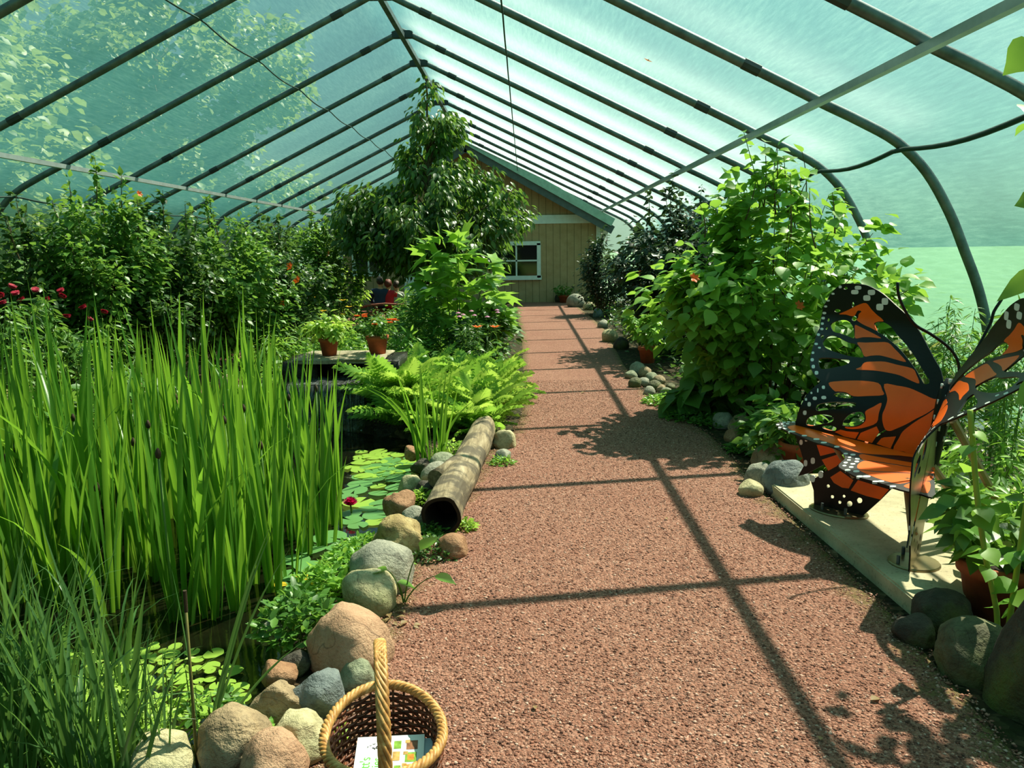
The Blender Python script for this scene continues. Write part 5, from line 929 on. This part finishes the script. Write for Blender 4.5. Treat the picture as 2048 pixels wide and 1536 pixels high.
# tall stalk plants at the right edge
o = thing('tall_stalk_plant', 'thick-stalked plant in front of the potted plant at the right edge', 'plant', (1.74, 3.02, 0)); polys = [np.array([at(1995, 1250, 3.02), at(1972, 1120, 3.03), at(1955, 1000, 3.05), at(1945, 880, 3.07), at(1940, 820, 3.08)])-np.array([1.74, 3.02, 0])]
polys[0] = np.vstack([[(.05, 0, 0)], polys[0]]); polys.append(np.array([(.16, .02, 0), (.17, 0, .45), (.19, 0, .8), (.22, 0, 1.1)])); mb = MB()
for P in polys: mb.tube(catmull(P, 4), .011, 8)
mb.build('stalk', plain('yellow_green_stalk', '#93a83a', .5), o, True)
rng = np.random.default_rng(8); m = 26; k = rng.integers(0, 2, m); t_ = rng.random(m); pos = np.array([catmull(polys[a], 10)[int(b*(len(polys[a])-1)*10*.98)] for a, b in zip(k, t_)]); d_ = norm(rng.normal(0, 1, (m, 3))*[1, 1, .2]); X, Y, Z = leaf_frames(rng, d_, 1, .1, .2); V, Fq = scatter(L_BROAD, pos, X, Y, Z, .1*(.6+.6*rng.random(m))); link('foliage', fast_mesh('foliage', V, Fq, LM['bright']), o)
# overhanging plant just outside the right edge, its leaves reach into the view
o = thing('overhanging_plant', 'tall plant at the right edge whose few leaves hang into the view', 'plant', (1.95, 2.62, 0)); mb = MB(); mb.tube(catmull([(0, 0, 0), (.02, 0, .8), (0, .02, 1.6), (-.04, 0, 2.2), (-.02, 0, 2.6)], 5), .014, 8); mb.build('stalk', M_STEM, o, True)
rng = np.random.default_rng(15); PP_ = [bez(np.array([.3, .2, 0]), np.array([.45, .3, 1.2]), np.array([.55+.35*math.cos(k*1.1), .45+.35*math.sin(k*1.1), 1.5+.9*((k*.37) % 1)]), 9) for k in range(14)]
link('stem', stems_mesh('stem', PP_, M_STEM, .009, .004), o); m = 520; k = rng.integers(0, 14, m); t_ = rng.integers(3, 9, m); pos = np.array(PP_)[k, t_]+rng.normal(0, .13, (m, 3)); pos = pos[(pos[:, 0] > .12)]; m = len(pos); X, Y, Z = leaf_frames(rng, norm(rng.normal(0, 1, (m, 3))*[1, 1, .2]), 1, .2, .3); V, Fq = scatter(L_BROAD, pos, X, Y, Z, .13*(.6+.6*rng.random(m))); link('foliage', fast_mesh('foliage', V, Fq, LM['bright']), o)
for (px, py, tx, ty, s, Y_) in ((2075, 85, 2018, 140, .14, 2.6), (2085, 530, 2000, 600, .2, 2.55), (2080, 770, 2040, 805, .1, 2.6), (2080, 400, 2040, 405, .07, 2.6)):
    a_, b_ = at(px, py, Y_), at(tx, ty, Y_-.04); d_ = norm((b_-a_)[None]); X = norm(np.cross(d_, [[.2, -1, .5]])); V, Fq = scatter(L_BROAD if s < .19 else leaf_template([.12, .17, .15, .08], .1, .2), (a_-np.array([1.95, 2.62, 0]))[None], X, d_, np.cross(X, d_), np.array([np.linalg.norm(b_-a_)*1.0])); lf = link('leaf', fast_mesh('leaf', V, Fq, LM['bright']), o)
    e = a_-np.array([1.95, 2.62, 0]); mb = MB(); mb.tube([(0, 0, max(.2, e[2]-.1)), e*.5+np.array([0, 0, (e[2]-.05)*.5]), e], .004, 5); mb.build('petiole', M_STEM, lf)
# ================================================================== irises
def blade(mb_list, base, az, tilt, L, w, bend, twist, rows=9):
    """one sword leaf; returns vertices (rows*3+...)"""
    s = np.linspace(0, 1, rows); d0 = np.array([math.cos(az), math.sin(az), 0]); side = np.array([-math.sin(az+twist), math.cos(az+twist), 0])
    ang = tilt+bend*s*s; step = L/(rows-1); pos = [np.array(base, float)]
    for i in range(1, rows): a = (ang[i]+ang[i-1])/2; pos.append(pos[-1]+step*(d0*math.sin(a)+np.array([0, 0, math.cos(a)])))
    pos = np.array(pos); ww = w*np.minimum(1, (1-s)*2.6)**.8*(.75+.25*np.minimum(1, s*4)); ww[-1] = .0005
    nrm_ = norm(np.cross(side, [0, 0, 1.])[None])[0]
    V = np.stack([pos-side*ww[:, None]/2, pos+nrm_*ww[:, None]*.16, pos+side*ww[:, None]/2], 1).reshape(-1, 3); return V
def blades_mesh(nm, specs, mat, rows=9):
    V = []; Q = []; o = 0
    for sp in specs:
        v = blade(None, *sp, rows=rows); V.append(v)
        for i in range(rows-1): a = o+i*3; Q += [(a, a+1, a+4, a+3), (a+1, a+2, a+5, a+4)]
        o += len(v)
    return fast_mesh(nm, np.vstack(V), [np.array(Q)], mat)
rng = np.random.default_rng(77); IR = []
for k in range(12):
    fan = rng.random()*PI; sp = []
    n = rng.integers(6, 10)
    for i in range(n):
        f = (i-(n-1)/2)/n; L = rng.uniform(.65, 1.55)*(1-.35*abs(f)); az = fan if f > 0 else fan+PI
        sp.append(((math.cos(fan)*f*.09+rng.normal(0, .012), math.sin(fan)*f*.09+rng.normal(0, .012), 0), az+rng.normal(0, .4), abs(f)*.22+rng.uniform(0, .05), L, rng.uniform(.022, .042), rng.uniform(-.02, .22) if rng.random() < .9 else rng.uniform(.8, 1.7), rng.normal(0, .9)))
    IR.append(blades_mesh('leaf_fan', sp, LM['iris']))
IRIS_POLY = [gp(x, y, WATER_Z)[:2] for x, y in ((-120, 1190), (60, 1215), (250, 1245), (460, 1255), (560, 1190), (660, 1120), (720, 1060), (700, 1000), (600, 960), (420, 940), (200, 950), (-60, 990))]
rng = np.random.default_rng(5); P = np.array(IRIS_POLY); pts = []
while len(pts) < 120:
    q = np.array([rng.uniform(P[:, 0].min(), P[:, 0].max()), rng.uniform(P[:, 1].min(), P[:, 1].max())])
    if inside(q[None], [tuple(a) for a in IRIS_POLY])[0] and all(np.hypot(*(q-p)) > .13 for p in pts): pts.append(q)
for i, q in enumerate(pts):
    o = thing('iris', 'tall sword-leaved iris in the dense stand rising from the pond', 'iris', (q[0], q[1], WATER_Z-.1), rng.random()*6.28, 'irises standing in the pond'); s = rng.uniform(.86, 1.2)
    if q[0] > -1.35: s *= .9
    l = link('leaf_fan', IR[i % 12], o); l.scale = (s, s, s)
    if i % 5 == 0:
        mb = MB(); mb.tube([(0, 0, 0), (.02, .01, .4), (.03, .03, .8*s)], .006, 6); sd_o = mb.build('seed_stalk', M_STEM, o, True); mb = MB(); mb.lathe([(0, 0), (.012, .01), (.014, .03), (.006, .05), (0, .055)], 8, (.03, .03, .8*s)); mb.build('seed_pod', plain('dry_pod', '#3a2a18', .8) if 'dry_pod' not in MATS else MATS['dry_pod'], o, True)
# small iris clump at the right bank, with one long arching leaf
bx, by = gxy(868, 925); sp = []
rng = np.random.default_rng(9)
for i in range(22): sp.append(((rng.normal(0, .07), rng.normal(0, .05), 0), rng.random()*6.28, rng.uniform(.02, .28), rng.uniform(.5, .88), rng.uniform(.016, .026), rng.uniform(0, .3), rng.normal(0, .8)))
sp += [((-.05, 0, 0), PI-.1, .35, .88, .034, 1.15, 1.57), ((-.04, 0, 0), PI+.2, .3, .8, .022, .9, 1.4), ((.02, 0, 0), .3, .3, .6, .022, .8, 1.2)]
o = thing('iris_clump', 'small iris clump on the right bank with one long leaf arching over the water', 'iris', (bx, by, -.02)); link('leaf_fan', blades_mesh('leaf_fan', sp, LM['iris']), o)
# foreground sedge
rng = np.random.default_rng(21); SG = []
for k in range(8):
    sp = [((rng.normal(0, .03), rng.normal(0, .03), 0), rng.random()*6.28, rng.uniform(.02, .35), rng.uniform(.45, 1.0), rng.uniform(.012, .023), rng.uniform(.0, .45) if rng.random() < .85 else rng.uniform(1.2, 2.2), rng.normal(0, .9)) for _ in range(8)]
    SG.append(blades_mesh('blades', sp, LM['sedge']))
for i in range(46):
    t = rng.random(); px = rng.uniform(-60, 400)*(.4+.6*rng.random()); py = rng.uniform(1400, 1640); q = gp(px, py, -.05)
    o = thing('sedge', 'dark narrow-bladed sedge tuft in the bottom left corner before the lily pads', 'sedge', (q[0], max(q[1], 1.75), -.06), rng.random()*6.28, 'sedge tufts in the bottom left corner'); l = link('blades', SG[i % 8], o); s = rng.uniform(.65, 1.0)*(.8 if px > 250 else 1); l.scale = (s, s, s)
sp = []
for tx, ty in ((550, 1010), (600, 1040), (520, 1130), (640, 1120)):
    pass
q = gp(430, 1490, 0); o = thing('sedge', 'long-bladed sedge leaning right over the rocks from the rounded tan rock', 'sedge', (q[0]-.03, q[1], 0))
link('blades', blades_mesh('blades', [((0, 0, 0), .55, .28, .78, .011, .2, 1.4), ((.01, .01, 0), .8, .3, .74, .012, .25, 1.3), ((0, .02, 0), .6, .36, .70, .01, .35, 1.4), ((.02, 0, 0), .25, .62, .5, .012, .5, 1.2), ((-.02, 0, 0), 2.2, .2, .6, .01, .5, 1)], LM['sedge']), o)
q = gp(395, 1545, 0); o = thing('reed_stalk', 'single brown upright reed stalk in front of the lily pads', 'reed', (q[0], q[1], -.02)); mb = MB(); mb.tube([(0, 0, 0), (0, .01, .3), (.003, .01, .62)], .005, 7); mb.build('stalk', plain('reed_brown', '#6f6a35', .6), o, True); mb = MB(); mb.tube([(.003, .01, .56), (.004, .01, .63)], .006, 7); mb.build('dry_tip', MATS['dry_pod'], o)
# pale yellow-leaved seedlings in the near water
rng = np.random.default_rng(31); SD = []
for k in range(4):
    m = 26; t_ = np.linspace(.15, 1, m//2).repeat(2); a = np.arange(m)//2*1.57+(np.arange(m) % 2)*PI; pos = np.column_stack([.02*t_, .01*t_, .34*t_]); d_ = np.stack([np.cos(a), np.sin(a), 0*a+.1], 1); X, Y, Z = leaf_frames(rng, d_, 1, .1, .15); V, Fq = scatter(L_LANCE, pos, X, Y, Z, .085*(1-.45*t_)); SD.append((fast_mesh('foliage', V, Fq, LM['lime']), stems_mesh('stem', [np.array([(0, 0, 0), (.01, 0, .17), (.02, .01, .34)])], M_STEM, .004, .002)))
for i in range(26):
    px, py = rng.uniform(40, 400), rng.uniform(1470, 1580); q = gp(px, py, -.08); o = thing('loosestrife_seedling', 'yellow-green opposite-leaved seedling between sedge and near pond rocks', 'plant', (q[0], q[1], -.1), rng.random()*6.28, 'yellow-green seedlings in the near pond corner'); a, b = SD[i % 4]; link('foliage', a, o); link('stem', b, o); o.scale = (rng.uniform(.6, 1.0),)*3
# ================================================================== lily pads
def pad_mesh(seed, mat):
    r = random.Random(seed); n = 26; v = [(0, 0, .0)]; 
    for k in range(n+1):
        a = .16+(2*PI-.32)*k/n; rr = 1+.03*math.sin(3*a+seed)+.02*math.sin(7*a); v.append((rr*math.cos(a), rr*math.sin(a), .02+.03*math.sin(2*a+seed)))
    me = bpy.data.meshes.new('lily_pad'); me.from_pydata(v, [], [(0, k+1, k+2) for k in range(n)]); me.materials.append(mat); me.polygons.foreach_set('use_smooth', [True]*n); return me
PAD = {m: [pad_mesh(s, LM[m]) for s in range(4)] for m in ('pad', 'padlime')}
def pads(poly_px, count, rmin, rmax, mat, label, group, seed, lime=0.0):
    r = np.random.default_rng(seed); poly = [tuple(gp(x, y, WATER_Z)[:2]) for x, y in poly_px]; P = np.array(poly); pl = []; tries = 0
    while len(pl) < count and tries < 9000:
        tries += 1; q = np.array([r.uniform(P[:, 0].min(), P[:, 0].max()), r.uniform(P[:, 1].min(), P[:, 1].max())]); R = r.uniform(rmin, rmax)
        if not inside(q[None], poly)[0] or sd_pond(q[None])[0] > -.06: continue
        if any(np.hypot(*(q-a)) < (R+b)*.80 for a, b in pl): continue
        pl.append((q, R)); i = len(pl); m = 'padlime' if (mat == 'padlime' or r.random() < lime) else 'pad'
        o = link('lily_pad', PAD[m][i % 4]); o.location = (q[0], q[1], WATER_Z+.006+.0012*(i % 9)); o.scale = (R, R, R*.8); o.rotation_euler = (r.normal(0, .03), r.normal(0, .03), r.random()*6.28); tag(o, label, 'lily pad', group)
    return pl
pads([(220, 1340), (300, 1290), (420, 1300), (500, 1370), (490, 1420), (440, 1440), (330, 1460), (200, 1450)], 55, .022, .052, 'padlime', 'small round lime lily pad in the near cluster left of the slate rock', 'lime lily pads of the near cluster', 1)
pads([(690, 990), (740, 935), (800, 915), (870, 925), (820, 990), (790, 1020), (740, 1060), (700, 1050)], 46, .06, .13, 'pad', 'broad green lily pad floating between the irises and the log rocks', 'broad lily pads by the log', 2, .15)
pads([(690, 935), (720, 905), (800, 905), (830, 930), (790, 950), (720, 960)], 24, .05, .09, 'padlime', 'small yellow-green lily pad on the open water before the waterfall', 'small pads before the waterfall', 3)
pads([(580, 1120), (650, 1080), (740, 1070), (720, 1110), (620, 1180), (560, 1220)], 12, .07, .12, 'pad', 'dark lily pad at the feet of the irises beside the creeping plants', 'lily pads at the foot of the irises', 4, .2)
pads([(30, 1330), (150, 1290), (240, 1340), (200, 1450), (60, 1470)], 26, .03, .06, 'padlime', 'lime lily pad half hidden behind the sedge blades', 'lily pads behind the sedge', 5)
for i, (px, py, r_) in enumerate([(622, 1165, .09), (560, 1178, .045)]):
    q = gp(px, py, WATER_Z); o = link('lily_pad', pad_mesh(9+i, petal('pad_yellow%d' % i, '#d8b92c'))); o.location = (q[0], q[1], WATER_Z+.025); o.scale = (r_, r_*.7, r_); tag(o, ['withered yellow lily pad beside the creeping plant', 'small yellowing lily pad left of the withered one'][i], 'lily pad')
# water lily
q = gp(702, 1030, WATER_Z); o = thing('water_lily', 'magenta water lily flower above the pads by the iris stand', 'flower', (q[0], q[1], WATER_Z)); mb = MB(); mb.tube([(0, 0, -.05), (.005, 0, .03), (0, 0, .07)], .006, 6); mb.build('stem', M_STEM, o, True)
fl = link('petals', bloom_mesh('petals', M_MAG, .062, 9, .75, 6, 3), o); fl.location = (0, 0, .065); mb = MB(); mb.lathe([(0, 0), (.012, .0), (.014, .02), (0, .026)], 10, (0, 0, .07)); mb.build('stamens', M_YEL, o).name = 'stamen'
# ================================================================== waterfall ledge
M_WET = rockmat('rock_wet_dark', '#0f0e0b', '#1d1a14', '#2f2a20', 30, .25); M_FLAG = rockmat('flagstone', '#7b705b', '#9c9078', '#b7ab92', 30)
def ledge(name, label, x0, x1, y0, y1, z0, z1, mat, seed, cat='stone'):
    bm = bmesh.new(); r_ = bmesh.ops.create_cube(bm, size=1); bmesh.ops.subdivide_edges(bm, edges=bm.edges[:], cuts=5, use_grid_fill=True)
    for v in bm.verts:
        p = v.co.copy(); n_ = noise.noise(p*2.2+Vector((seed, seed*2, 0))); k = 1+.1*n_; v.co = Vector(((p.x*k)*(x1-x0), (p.y*k)*(y1-y0), p.z*(z1-z0)*(1+.1*noise.noise(p*3+Vector((0, seed, 5)))))) 
    me = bpy.data.meshes.new(name); bm.to_mesh(me); bm.free(); me.materials.append(mat); me.polygons.foreach_set('use_smooth', [True]*len(me.polygons)); o = link(name, me); o.location = ((x0+x1)/2, (y0+y1)/2, (z0+z1)/2); return tag(o, label, cat)
ledge('stone_slab', 'flat stone slab carrying the two terracotta pots above the waterfall', -2.35, -1.46, 8.05, 8.75, .52, .57, M_FLAG, 1)
ledge('stone_block', 'dark wet block under the left of the stone slab', -2.5, -2.15, 8.15, 8.8, -.1, .53, M_WET, 2); ledge('stone_block', 'dark wet block under the right of the stone slab', -1.66, -1.3, 8.1, 8.8, -.1, .53, M_WET, 3); ledge('stone_block', 'dark wet rear wall of the waterfall recess', -2.2, -1.6, 8.5, 8.9, -.1, .52, M_WET, 4)
ledge('spill_stone', 'dark spill stone the water runs over', -2.5, -1.36, 7.72, 8.25, .30, .36, M_WET, 5); ledge('stone_block', 'dark wet rock face below the spill stone', -2.45, -1.5, 7.82, 8.2, -.3, .31, M_WET, 6)
ledge('stone_block', 'dark wet rock at the left foot of the waterfall', -2.9, -2.45, 7.5, 8.1, -.3, .2, M_WET, 7); ledge('stone_block', 'dark wet rock at the right foot of the waterfall', -1.45, -1.1, 7.4, 8.0, -.3, .16, M_WET, 8)
def m_fall():
    t = NT('falling_water'); co = t.coord(); mp = t.n('ShaderNodeMapping'); mp.inputs['Scale'].default_value = (40, 4, 3); t.l(co, mp.inputs['Vector']); n = t.noise(2, 4, .6, mp.outputs[0])
    tr = t.n('ShaderNodeBsdfTransparent'); return t.done(t.mixs(t.ramp(n.outputs[0], [(.45, (.02, .02, .02, 1)), (.75, (.35, .35, .35, 1))]), tr.outputs[0], t.pr('#c9d6d8', .12, 0, .6)))
M_FALL = m_fall()
wf = thing('waterfall', 'thin clear sheet of water spilling over the dark stone into the pond', 'waterfall', (-1.95, 7.9, 0)); V = []; n = 9
prof = [(8.2, .372), (7.95, .368), (7.76, .366), (7.70, .35), (7.665, .28), (7.64, .15), (7.62, -.085)]
for y_, z_ in prof:
    for k in range(n): V.append((-.38+.76*k/(n-1)+.0, y_-7.9+.012*math.sin(k*2.3), z_+.004*math.sin(k*1.9+y_*9)))
mb = MB(); mb.add(V, [(i*n+k, i*n+k+1, (i+1)*n+k+1, (i+1)*n+k) for i in range(len(prof)-1) for k in range(n-1)]); mb.build('water_sheet', M_FALL, wf, True)
rng = np.random.default_rng(3); mb = MB()
for k in range(60):
    c = np.array([rng.uniform(-.4, .4), -.3+rng.normal(0, .05), -.07+rng.random()*.03]); r_ = rng.uniform(.005, .014); mb.lathe([(0, -r_), (r_*.8, -r_*.5), (r_, 0), (r_*.8, r_*.5), (0, r_)], 6, c)
mb.build('splash', M_FALL, wf, True)['kind'] = 'stuff'
# ================================================================== people on the bench far behind
M_SKIN = plain('skin', '#c08a68', .55, var=.05); M_NAVY = plain('navy_cloth', '#22304a', .85); M_REDC = plain('red_cloth', '#c4202c', .8); M_GREYC = plain('grey_cloth', '#9a9890', .85); M_JEAN = plain('trouser_cloth', '#2b3140', .9); M_HAIR = {k: plain('hair_'+k, c, .6, var=.3, scale=40) for k, c in dict(dark='#1c1512', red='#6a2a1a', brown='#3a231a').items()}
def skin_mesh(nm, nodes, edges, mat, sub=2):
    me = bpy.data.meshes.new('sk'); me.from_pydata([n[:3] for n in nodes], edges, []); ob = bpy.data.objects.new('sk', me); COL.objects.link(ob); md = ob.modifiers.new('s', 'SKIN'); md.use_smooth_shade = True
    for i, n_ in enumerate(nodes):
        sv = me.skin_vertices[0].data[i]; sv.radius = (n_[3], n_[4] if len(n_) > 4 else n_[3]); sv.use_root = (i == 0)
    sb_ = ob.modifiers.new('b', 'SUBSURF'); sb_.levels = sub; sb_.render_levels = sub
    dg = bpy.context.evaluated_depsgraph_get(); m2 = bpy.data.meshes.new_from_object(ob.evaluated_get(dg)); bpy.data.objects.remove(ob); m2.name = nm; m2.materials.clear(); m2.materials.append(mat); return m2
def person(label, x, y, z, s, top, hair, rz, lean, hairs):
    o = thing('person', label, 'person', (x, y, z), rz)
    N = [(0, 0, .06, .15, .11), (0, .02, .2, .14, .1), (lean*.3, .03, .36, .15, .1), (lean*.6, .04, .48, .14, .085), (lean*.8, .045, .56, .055), (lean, .05, .63, .06), (lean, .055, .70, .085, .095), (lean, .05, .77, .07, .085),
         (.17, .04, .48, .055), (.24, .08, .27, .043), (.17, .28, .17, .035), (.12, .36, .16, .03), (-.17, .04, .48, .055), (-.24, .08, .27, .043), (-.17, .28, .17, .035), (-.12, .36, .16, .03),
         (.1, .1, .06, .085), (.12, .45, .08, .062), (.12, .47, -.14, .045), (.12, .5, -.3, .035), (.12, .6, -.32, .03), (-.1, .1, .06, .085), (-.12, .45, .08, .062), (-.12, .47, -.14, .045), (-.12, .5, -.3, .035), (-.12, .6, -.32, .03)]
    E_ = [(0, 1), (1, 2), (2, 3), (3, 4), (4, 5), (5, 6), (6, 7), (3, 8), (8, 9), (9, 10), (10, 11), (3, 12), (12, 13), (13, 14), (14, 15), (0, 16), (16, 17), (17, 18), (18, 19), (19, 20), (0, 21), (21, 22), (22, 23), (23, 24), (24, 25)]
    link('body', skin_mesh('body', N, E_, M_SKIN), o)
    g_ = .018; tn = [0, 1, 2, 3, 4, 8, 9, 10, 12, 13, 14]; mp = {a: i for i, a in enumerate(tn)}
    link('shirt', skin_mesh('shirt', [tuple(N[a][:3])+tuple(r+g_ for r in N[a][3:]) for a in tn], [(mp[a], mp[b]) for a, b in E_ if a in mp and b in mp], top), o)
    tn = [0, 16, 17, 18, 19, 21, 22, 23, 24]; mp = {a: i for i, a in enumerate(tn)}
    link('trousers', skin_mesh('trousers', [tuple(N[a][:3])+tuple(r+g_*.8 for r in N[a][3:]) for a in tn], [(mp[a], mp[b]) for a, b in E_ if a in mp and b in mp], M_JEAN), o)
    bm = bmesh.new(); bmesh.ops.create_icosphere(bm, subdivisions=3, radius=1)
    for v in bm.verts:
        d = v.co.normalized(); k = 1+.18*noise.noise(d*hairs)+(.05 if hairs > 3 else 0); front = max(0, d.y-.25); v.co = Vector((d.x*.098*k+lean, d.y*.112*k*(1-.5*front)+.045, .735+d.z*.118*k*(1 if d.z > 0 else .85)))
    me = bpy.data.meshes.new('hair'); bm.to_mesh(me); bm.free(); me.materials.append(M_HAIR[hair]); me.polygons.foreach_set('use_smooth', [True]*len(me.polygons)); link('hair', me, o)
    mb = MB(); mb.lathe([(0, 0), (.012, .01), (.014, .03), (0, .045)], 8, (lean, .15, .685))
    for sg in (-1, 1): mb.lathe([(0, -.02), (.014, 0), (0, .025)], 8, (lean+sg*.092, .05, .70))
    mb.build('face_feature', M_SKIN, o, True).name = 'nose_and_ears'
    o.scale = (s, s, s); return o
PYY = 19.0; sxz = .24
pb = thing('wooden_bench', 'low reddish wooden bench the three people sit on', 'bench', (at(772, 600, PYY)[0], PYY, 0)); M_RW = plain('reddish_wood', '#8a4a38', .7, var=.2)
mb = MB(); mb.box((0, .1, .215), (1.3, .42, .05)); mb.build('seat', M_RW, pb)
for a in (-.55, .55):
    for b in (-.05, .25): mb = MB(); mb.box((a, b, .095), (.07, .07, .2)); mb.build('leg', M_RW, pb)
mb = MB(); mb.tube([(-.64, -.13, .34), (-.4, -.15, .40), (0, -.16, .43), (.4, -.15, .40), (.64, -.13, .34)], .03, 8); mb.build('back_rail', M_RW, pb, True)
for a in (-.6, -.2, .2, .6): mb = MB(); mb.box((a, -.13, .28), (.05, .03, .2)); mb.build('spindle', M_RW, pb)
for (px, yo, s, top, hair, rz, lean, hs_, lab) in ((758, 0, .98, M_NAVY, 'dark', .1, .02, 2, 'person with dark hair in a navy jacket seated leftmost, back turned'), (776, .02, .88, M_REDC, 'red', -.15, -.03, 6, 'person with curly reddish hair in a red top seated in the middle, back turned'), (789, .05, .84, M_GREYC, 'brown', -.1, .02, 3, 'person with brown hair in a grey top seated at right, back turned')):
    q = at(px, 580, PYY); person(lab, q[0], PYY+.1+yo, sxz, s, top, hair, rz, lean, hs_)
# ================================================================== trees beyond the cloth
T_OUT = leaf_template([.4, .4], .2, .2)
for i, (x_, y_, h_, r_, nl, lab) in enumerate([(-15, 18, 13, 5.2, 6500, 'large yellow-green tree beyond the left roof slope, nearest'), (-14, 32, 15.5, 6.5, 7000, 'large tree beyond the left roof slope, further back'), (-15, 7, 11, 4.8, 5000, 'tree beyond the cloth at the far left'), (-26, 40, 16, 8, 6000, 'distant tree beyond the left slope near the house')]):
    tree('tree', lab, x_, y_, [(2, r_*.6), (h_*.35, r_), (h_*.65, r_*.9), (h_*.9, r_*.5), (h_, .2)], nl*4, .26, T_OUT, LM['outside'], 500+i, .35, 90, -.25, .3, .9)

# ================================================================== small things
M_DRY = leafmat('petal_dry_leaf', '#5a4228', '#8a6c42', '#c0a878', .25, .6, '#c0a878')
dry_me = fast_mesh('fallen_leaf', L_OVATE[0]*[1, 1, 1.5], list(L_OVATE[1]), M_DRY)
for i, (px, py, s) in enumerate([(1070, 1418, .03), (1170, 784, .07), (1226, 788, .06), (1180, 864, .06), (1300, 905, .05), (1742, 1400, .05), (1560, 1160, .03), (1330, 1035, .03), (1640, 1480, .03)]):
    q = gp(px, py, .022); o = link('fallen_leaf', dry_me); o.location = tuple(q); o.scale = (s,)*3; o.rotation_euler = (.1, .1, i*2.3); tag(o, 'dry fallen leaf lying alone on the gravel path', 'leaf', 'fallen leaves on the path')
for i in range(12):
    q = gp(800+28*math.sin(i*2.7), 1238+14*math.cos(i*1.9), .022); o = link('fallen_leaf', dry_me); o.location = tuple(q); o.scale = (.035+.012*math.sin(i),)*3; o.rotation_euler = (.3*math.sin(i), .2, i*1.7); tag(o, 'dry pale leaf in the litter at the foot of the speckled cream boulder', 'leaf', 'leaf litter by the speckled boulder')
r = ray(1297, 115); zc = lambda t: EYE+D_*(1.727-.4823*((r[0]*t-X0)/D_))+.0; t_ = 3.0
for _ in range(60): t_ = .5*t_+.5*((zc(t_)-EYE)/r[2])
q = EYEP+r*t_-np.array([0, 0, .02]); bf = thing('butterfly', 'small orange butterfly resting under the right roof cloth', 'butterfly', tuple(q)); nrm_ = norm(np.array([[-.43, 0, -.9]]))[0]
for sg in (-1, 1):
    d_ = norm(np.array([[sg*.55, .8, -sg*.25]])); X = norm(np.cross(d_, nrm_[None])); V, Fq = scatter(leaf_template([.3, .42, .4], .1, .1), np.zeros((1, 3)), X, d_, np.cross(X, d_), np.array([.06])); link('wing', fast_mesh('wing', V, Fq, petal('petal_wing%d' % (sg+1), '#d98a5a')), bf)
mb = MB(); mb.tube([(0, -.015, 0), (0, .0, -.002), (0, .02, 0)], .003, 6); mb.build('body', M_BLACK, bf, True)
